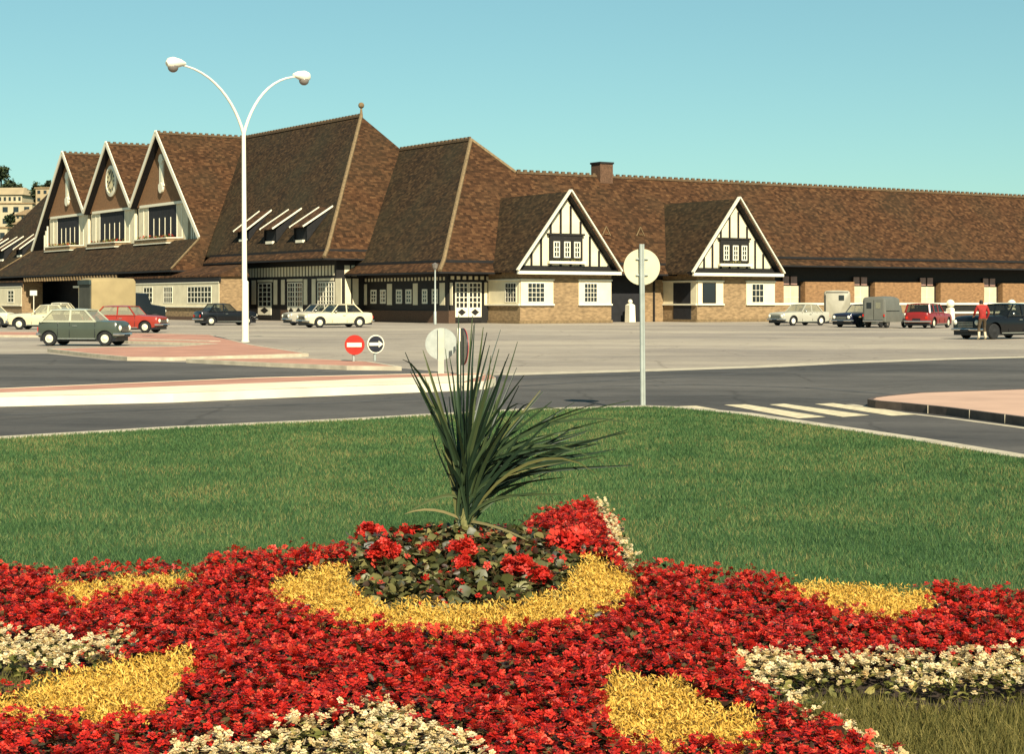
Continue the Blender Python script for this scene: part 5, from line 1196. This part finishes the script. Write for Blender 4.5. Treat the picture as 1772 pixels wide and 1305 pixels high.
    ey.box(-.028,.028,hc.y+.085,hc.y+.094,hc.z-.052,hc.z-.045); ey.build('eyes_and_mouth', hair, b)
person()

# ------------------------------------------------------------------ FAR HILLSIDE AT LEFT
hm = MB(); nx, ny = 40, 14; hv = []
for j in range(ny+1):
    for i in range(nx+1):
        X0 = -420+i*10.0; Y0 = 330+j*25.0; t = max(0, min(1, (-70-X0)/90)); h = 25*t*t*(3-2*t)*min(1, j/9)**.8
        hv.append((X0, Y0, h+2.0*math.sin(X0*.11+Y0*.05)*min(1, j/4)*t-.3))
hm.add(hv, [(j*(nx+1)+i, j*(nx+1)+i+1, (j+1)*(nx+1)+i+1, (j+1)*(nx+1)+i) for j in range(ny) for i in range(nx)])
tag(hm.build('hill', mat('hillside_scrub', (.06,.07,.025), .95, .5, .08)), kind='structure')
def far_house(x0, x1, y0, y1, Y, wallm, label, nwx=4, nwy=2, roofh=0, roofm=None, drop=14):
    A = PT(x0, y1, Y); B = PT(x1, y0, Y); w_ = B.x-A.x; h = B.z-A.z; root = empty('hillside_house', ((A.x+B.x)/2, Y, A.z), R(-8), label, 'house', 'houses on the hillside')
    b = MB(); b.box(-w_/2, w_/2, 0, 9, -drop, h); b.build('wall', wallm, root)
    rf = MB()
    if roofh: rf.corners([(-w_/2-.5,-.5,h+.02),(w_/2+.5,-.5,h+.02),(w_/2+.5,9.5,h+.02),(-w_/2-.5,9.5,h+.02),(-w_/2+1,4,h+roofh),(w_/2-1,4,h+roofh),(w_/2-1,5,h+roofh),(-w_/2+1,5,h+roofh)])
    else: rf.box(-w_/2-.25, w_/2+.25, -.25, 9.2, h+.01, h+.35)
    rf.build('roof', roofm or M['brick'], root)
    Fh = Face((0,0), (1,0), (0,-1))
    for j in range(nwy):
        for i in range(nwx):
            q = -w_/2+w_*(i+.5)/nwx; z = h*(j+.3)/nwy; wn = MB(); ww = w_/nwx*.24; wh = h/nwy*.45
            Fh.box(wn, q-ww, q+ww, -.02, .05, z, z+wh); wn.build('window', M['glass'], root)
cw = mat('pale_hill_render', (.42,.35,.22), .85, .12, .3); tw = mat('tan_hill_render', (.34,.26,.15), .85, .15, .3)
far_house(-40, 40, 337, 352, 470, cw, 'long pale hillside building with an arcade row, top left', 9, 1, 2.2, tw)
far_house(-40, 58, 353, 393, 452, cw, 'tall pale hillside wall below the arcade building', 5, 2)
far_house(61, 95, 326, 352, 440, tw, 'tan hillside block with dark windows behind the left gable', 3, 2)
far_house(26, 60, 372, 380, 415, tw, 'hillside house with wide tan hipped roof just left of the station', 4, 1, 1.6)
far_house(22, 44, 388, 400, 395, tw, 'small lower hillside house with a tan roof near the station roof', 3, 1, 1.4)
far_house(-40, 14, 395, 425, 385, cw, 'pale low hillside house at the left edge of the photo', 3, 1)
lfm = island_mat('far_tree_leaves', [(0,(.012,.020,.012)), (.6,(.030,.045,.020)), (1,(.065,.08,.03))], .7, .2)
def far_tree(px, py0, py1, Y, wpx, label):
    T = PT(px, py0, Y); Bt = PT(px, py1, Y); h = T.z-Bt.z; w_ = wpx/F_PX*Y; root = empty('hill_tree', Bt, 0, label, 'tree', 'trees on the hillside')
    t = MB(); t.tube([(0,0,-4),(0,0,h*.35),(.2,0,h*.8)], [.35,.25,.08], 7)
    for k in range(5): a = k*1.3; t.tube([(0,0,h*(.25+.08*k)),(math.cos(a)*w_*.3,math.sin(a)*w_*.3,h*(.5+.07*k))], [.12,.04], 5)
    t.build('trunk', M['timber'], root)
    n = 900; cl_ = rng.normal(0, 1, (9, 3))*np.array([w_*.22, w_*.22, h*.17])+np.array([0, 0, h*.58]); P = cl_[rng.integers(0, 9, n)]+rng.normal(0, 1, (n, 3))*np.array([w_*.13, w_*.13, h*.10])
    stamp(P, rng.uniform(.25, .6, n), *LEAF, 1.2, 'crown', lfm, root)
for a in [(2,288,318,500,26,'dark tree alone on the skyline at the photo edge'), (12,311,338,480,24,'dark round tree over the arcade building, left one'), (26,315,338,482,16,'narrow dark tree over the arcade building, right one'), (66,317,350,455,26,'dark tree behind the tan hillside block'), (80,319,345,458,18,'small tree between the tan block and the gable'),
          (20,372,395,420,14,'shrubby tree beside the tan hipped roof'), (17,388,408,392,10,'low bushy tree under the small tan house'), (40,383,402,405,12,'dark bush like tree between the two tan roofs')]: far_tree(*a)
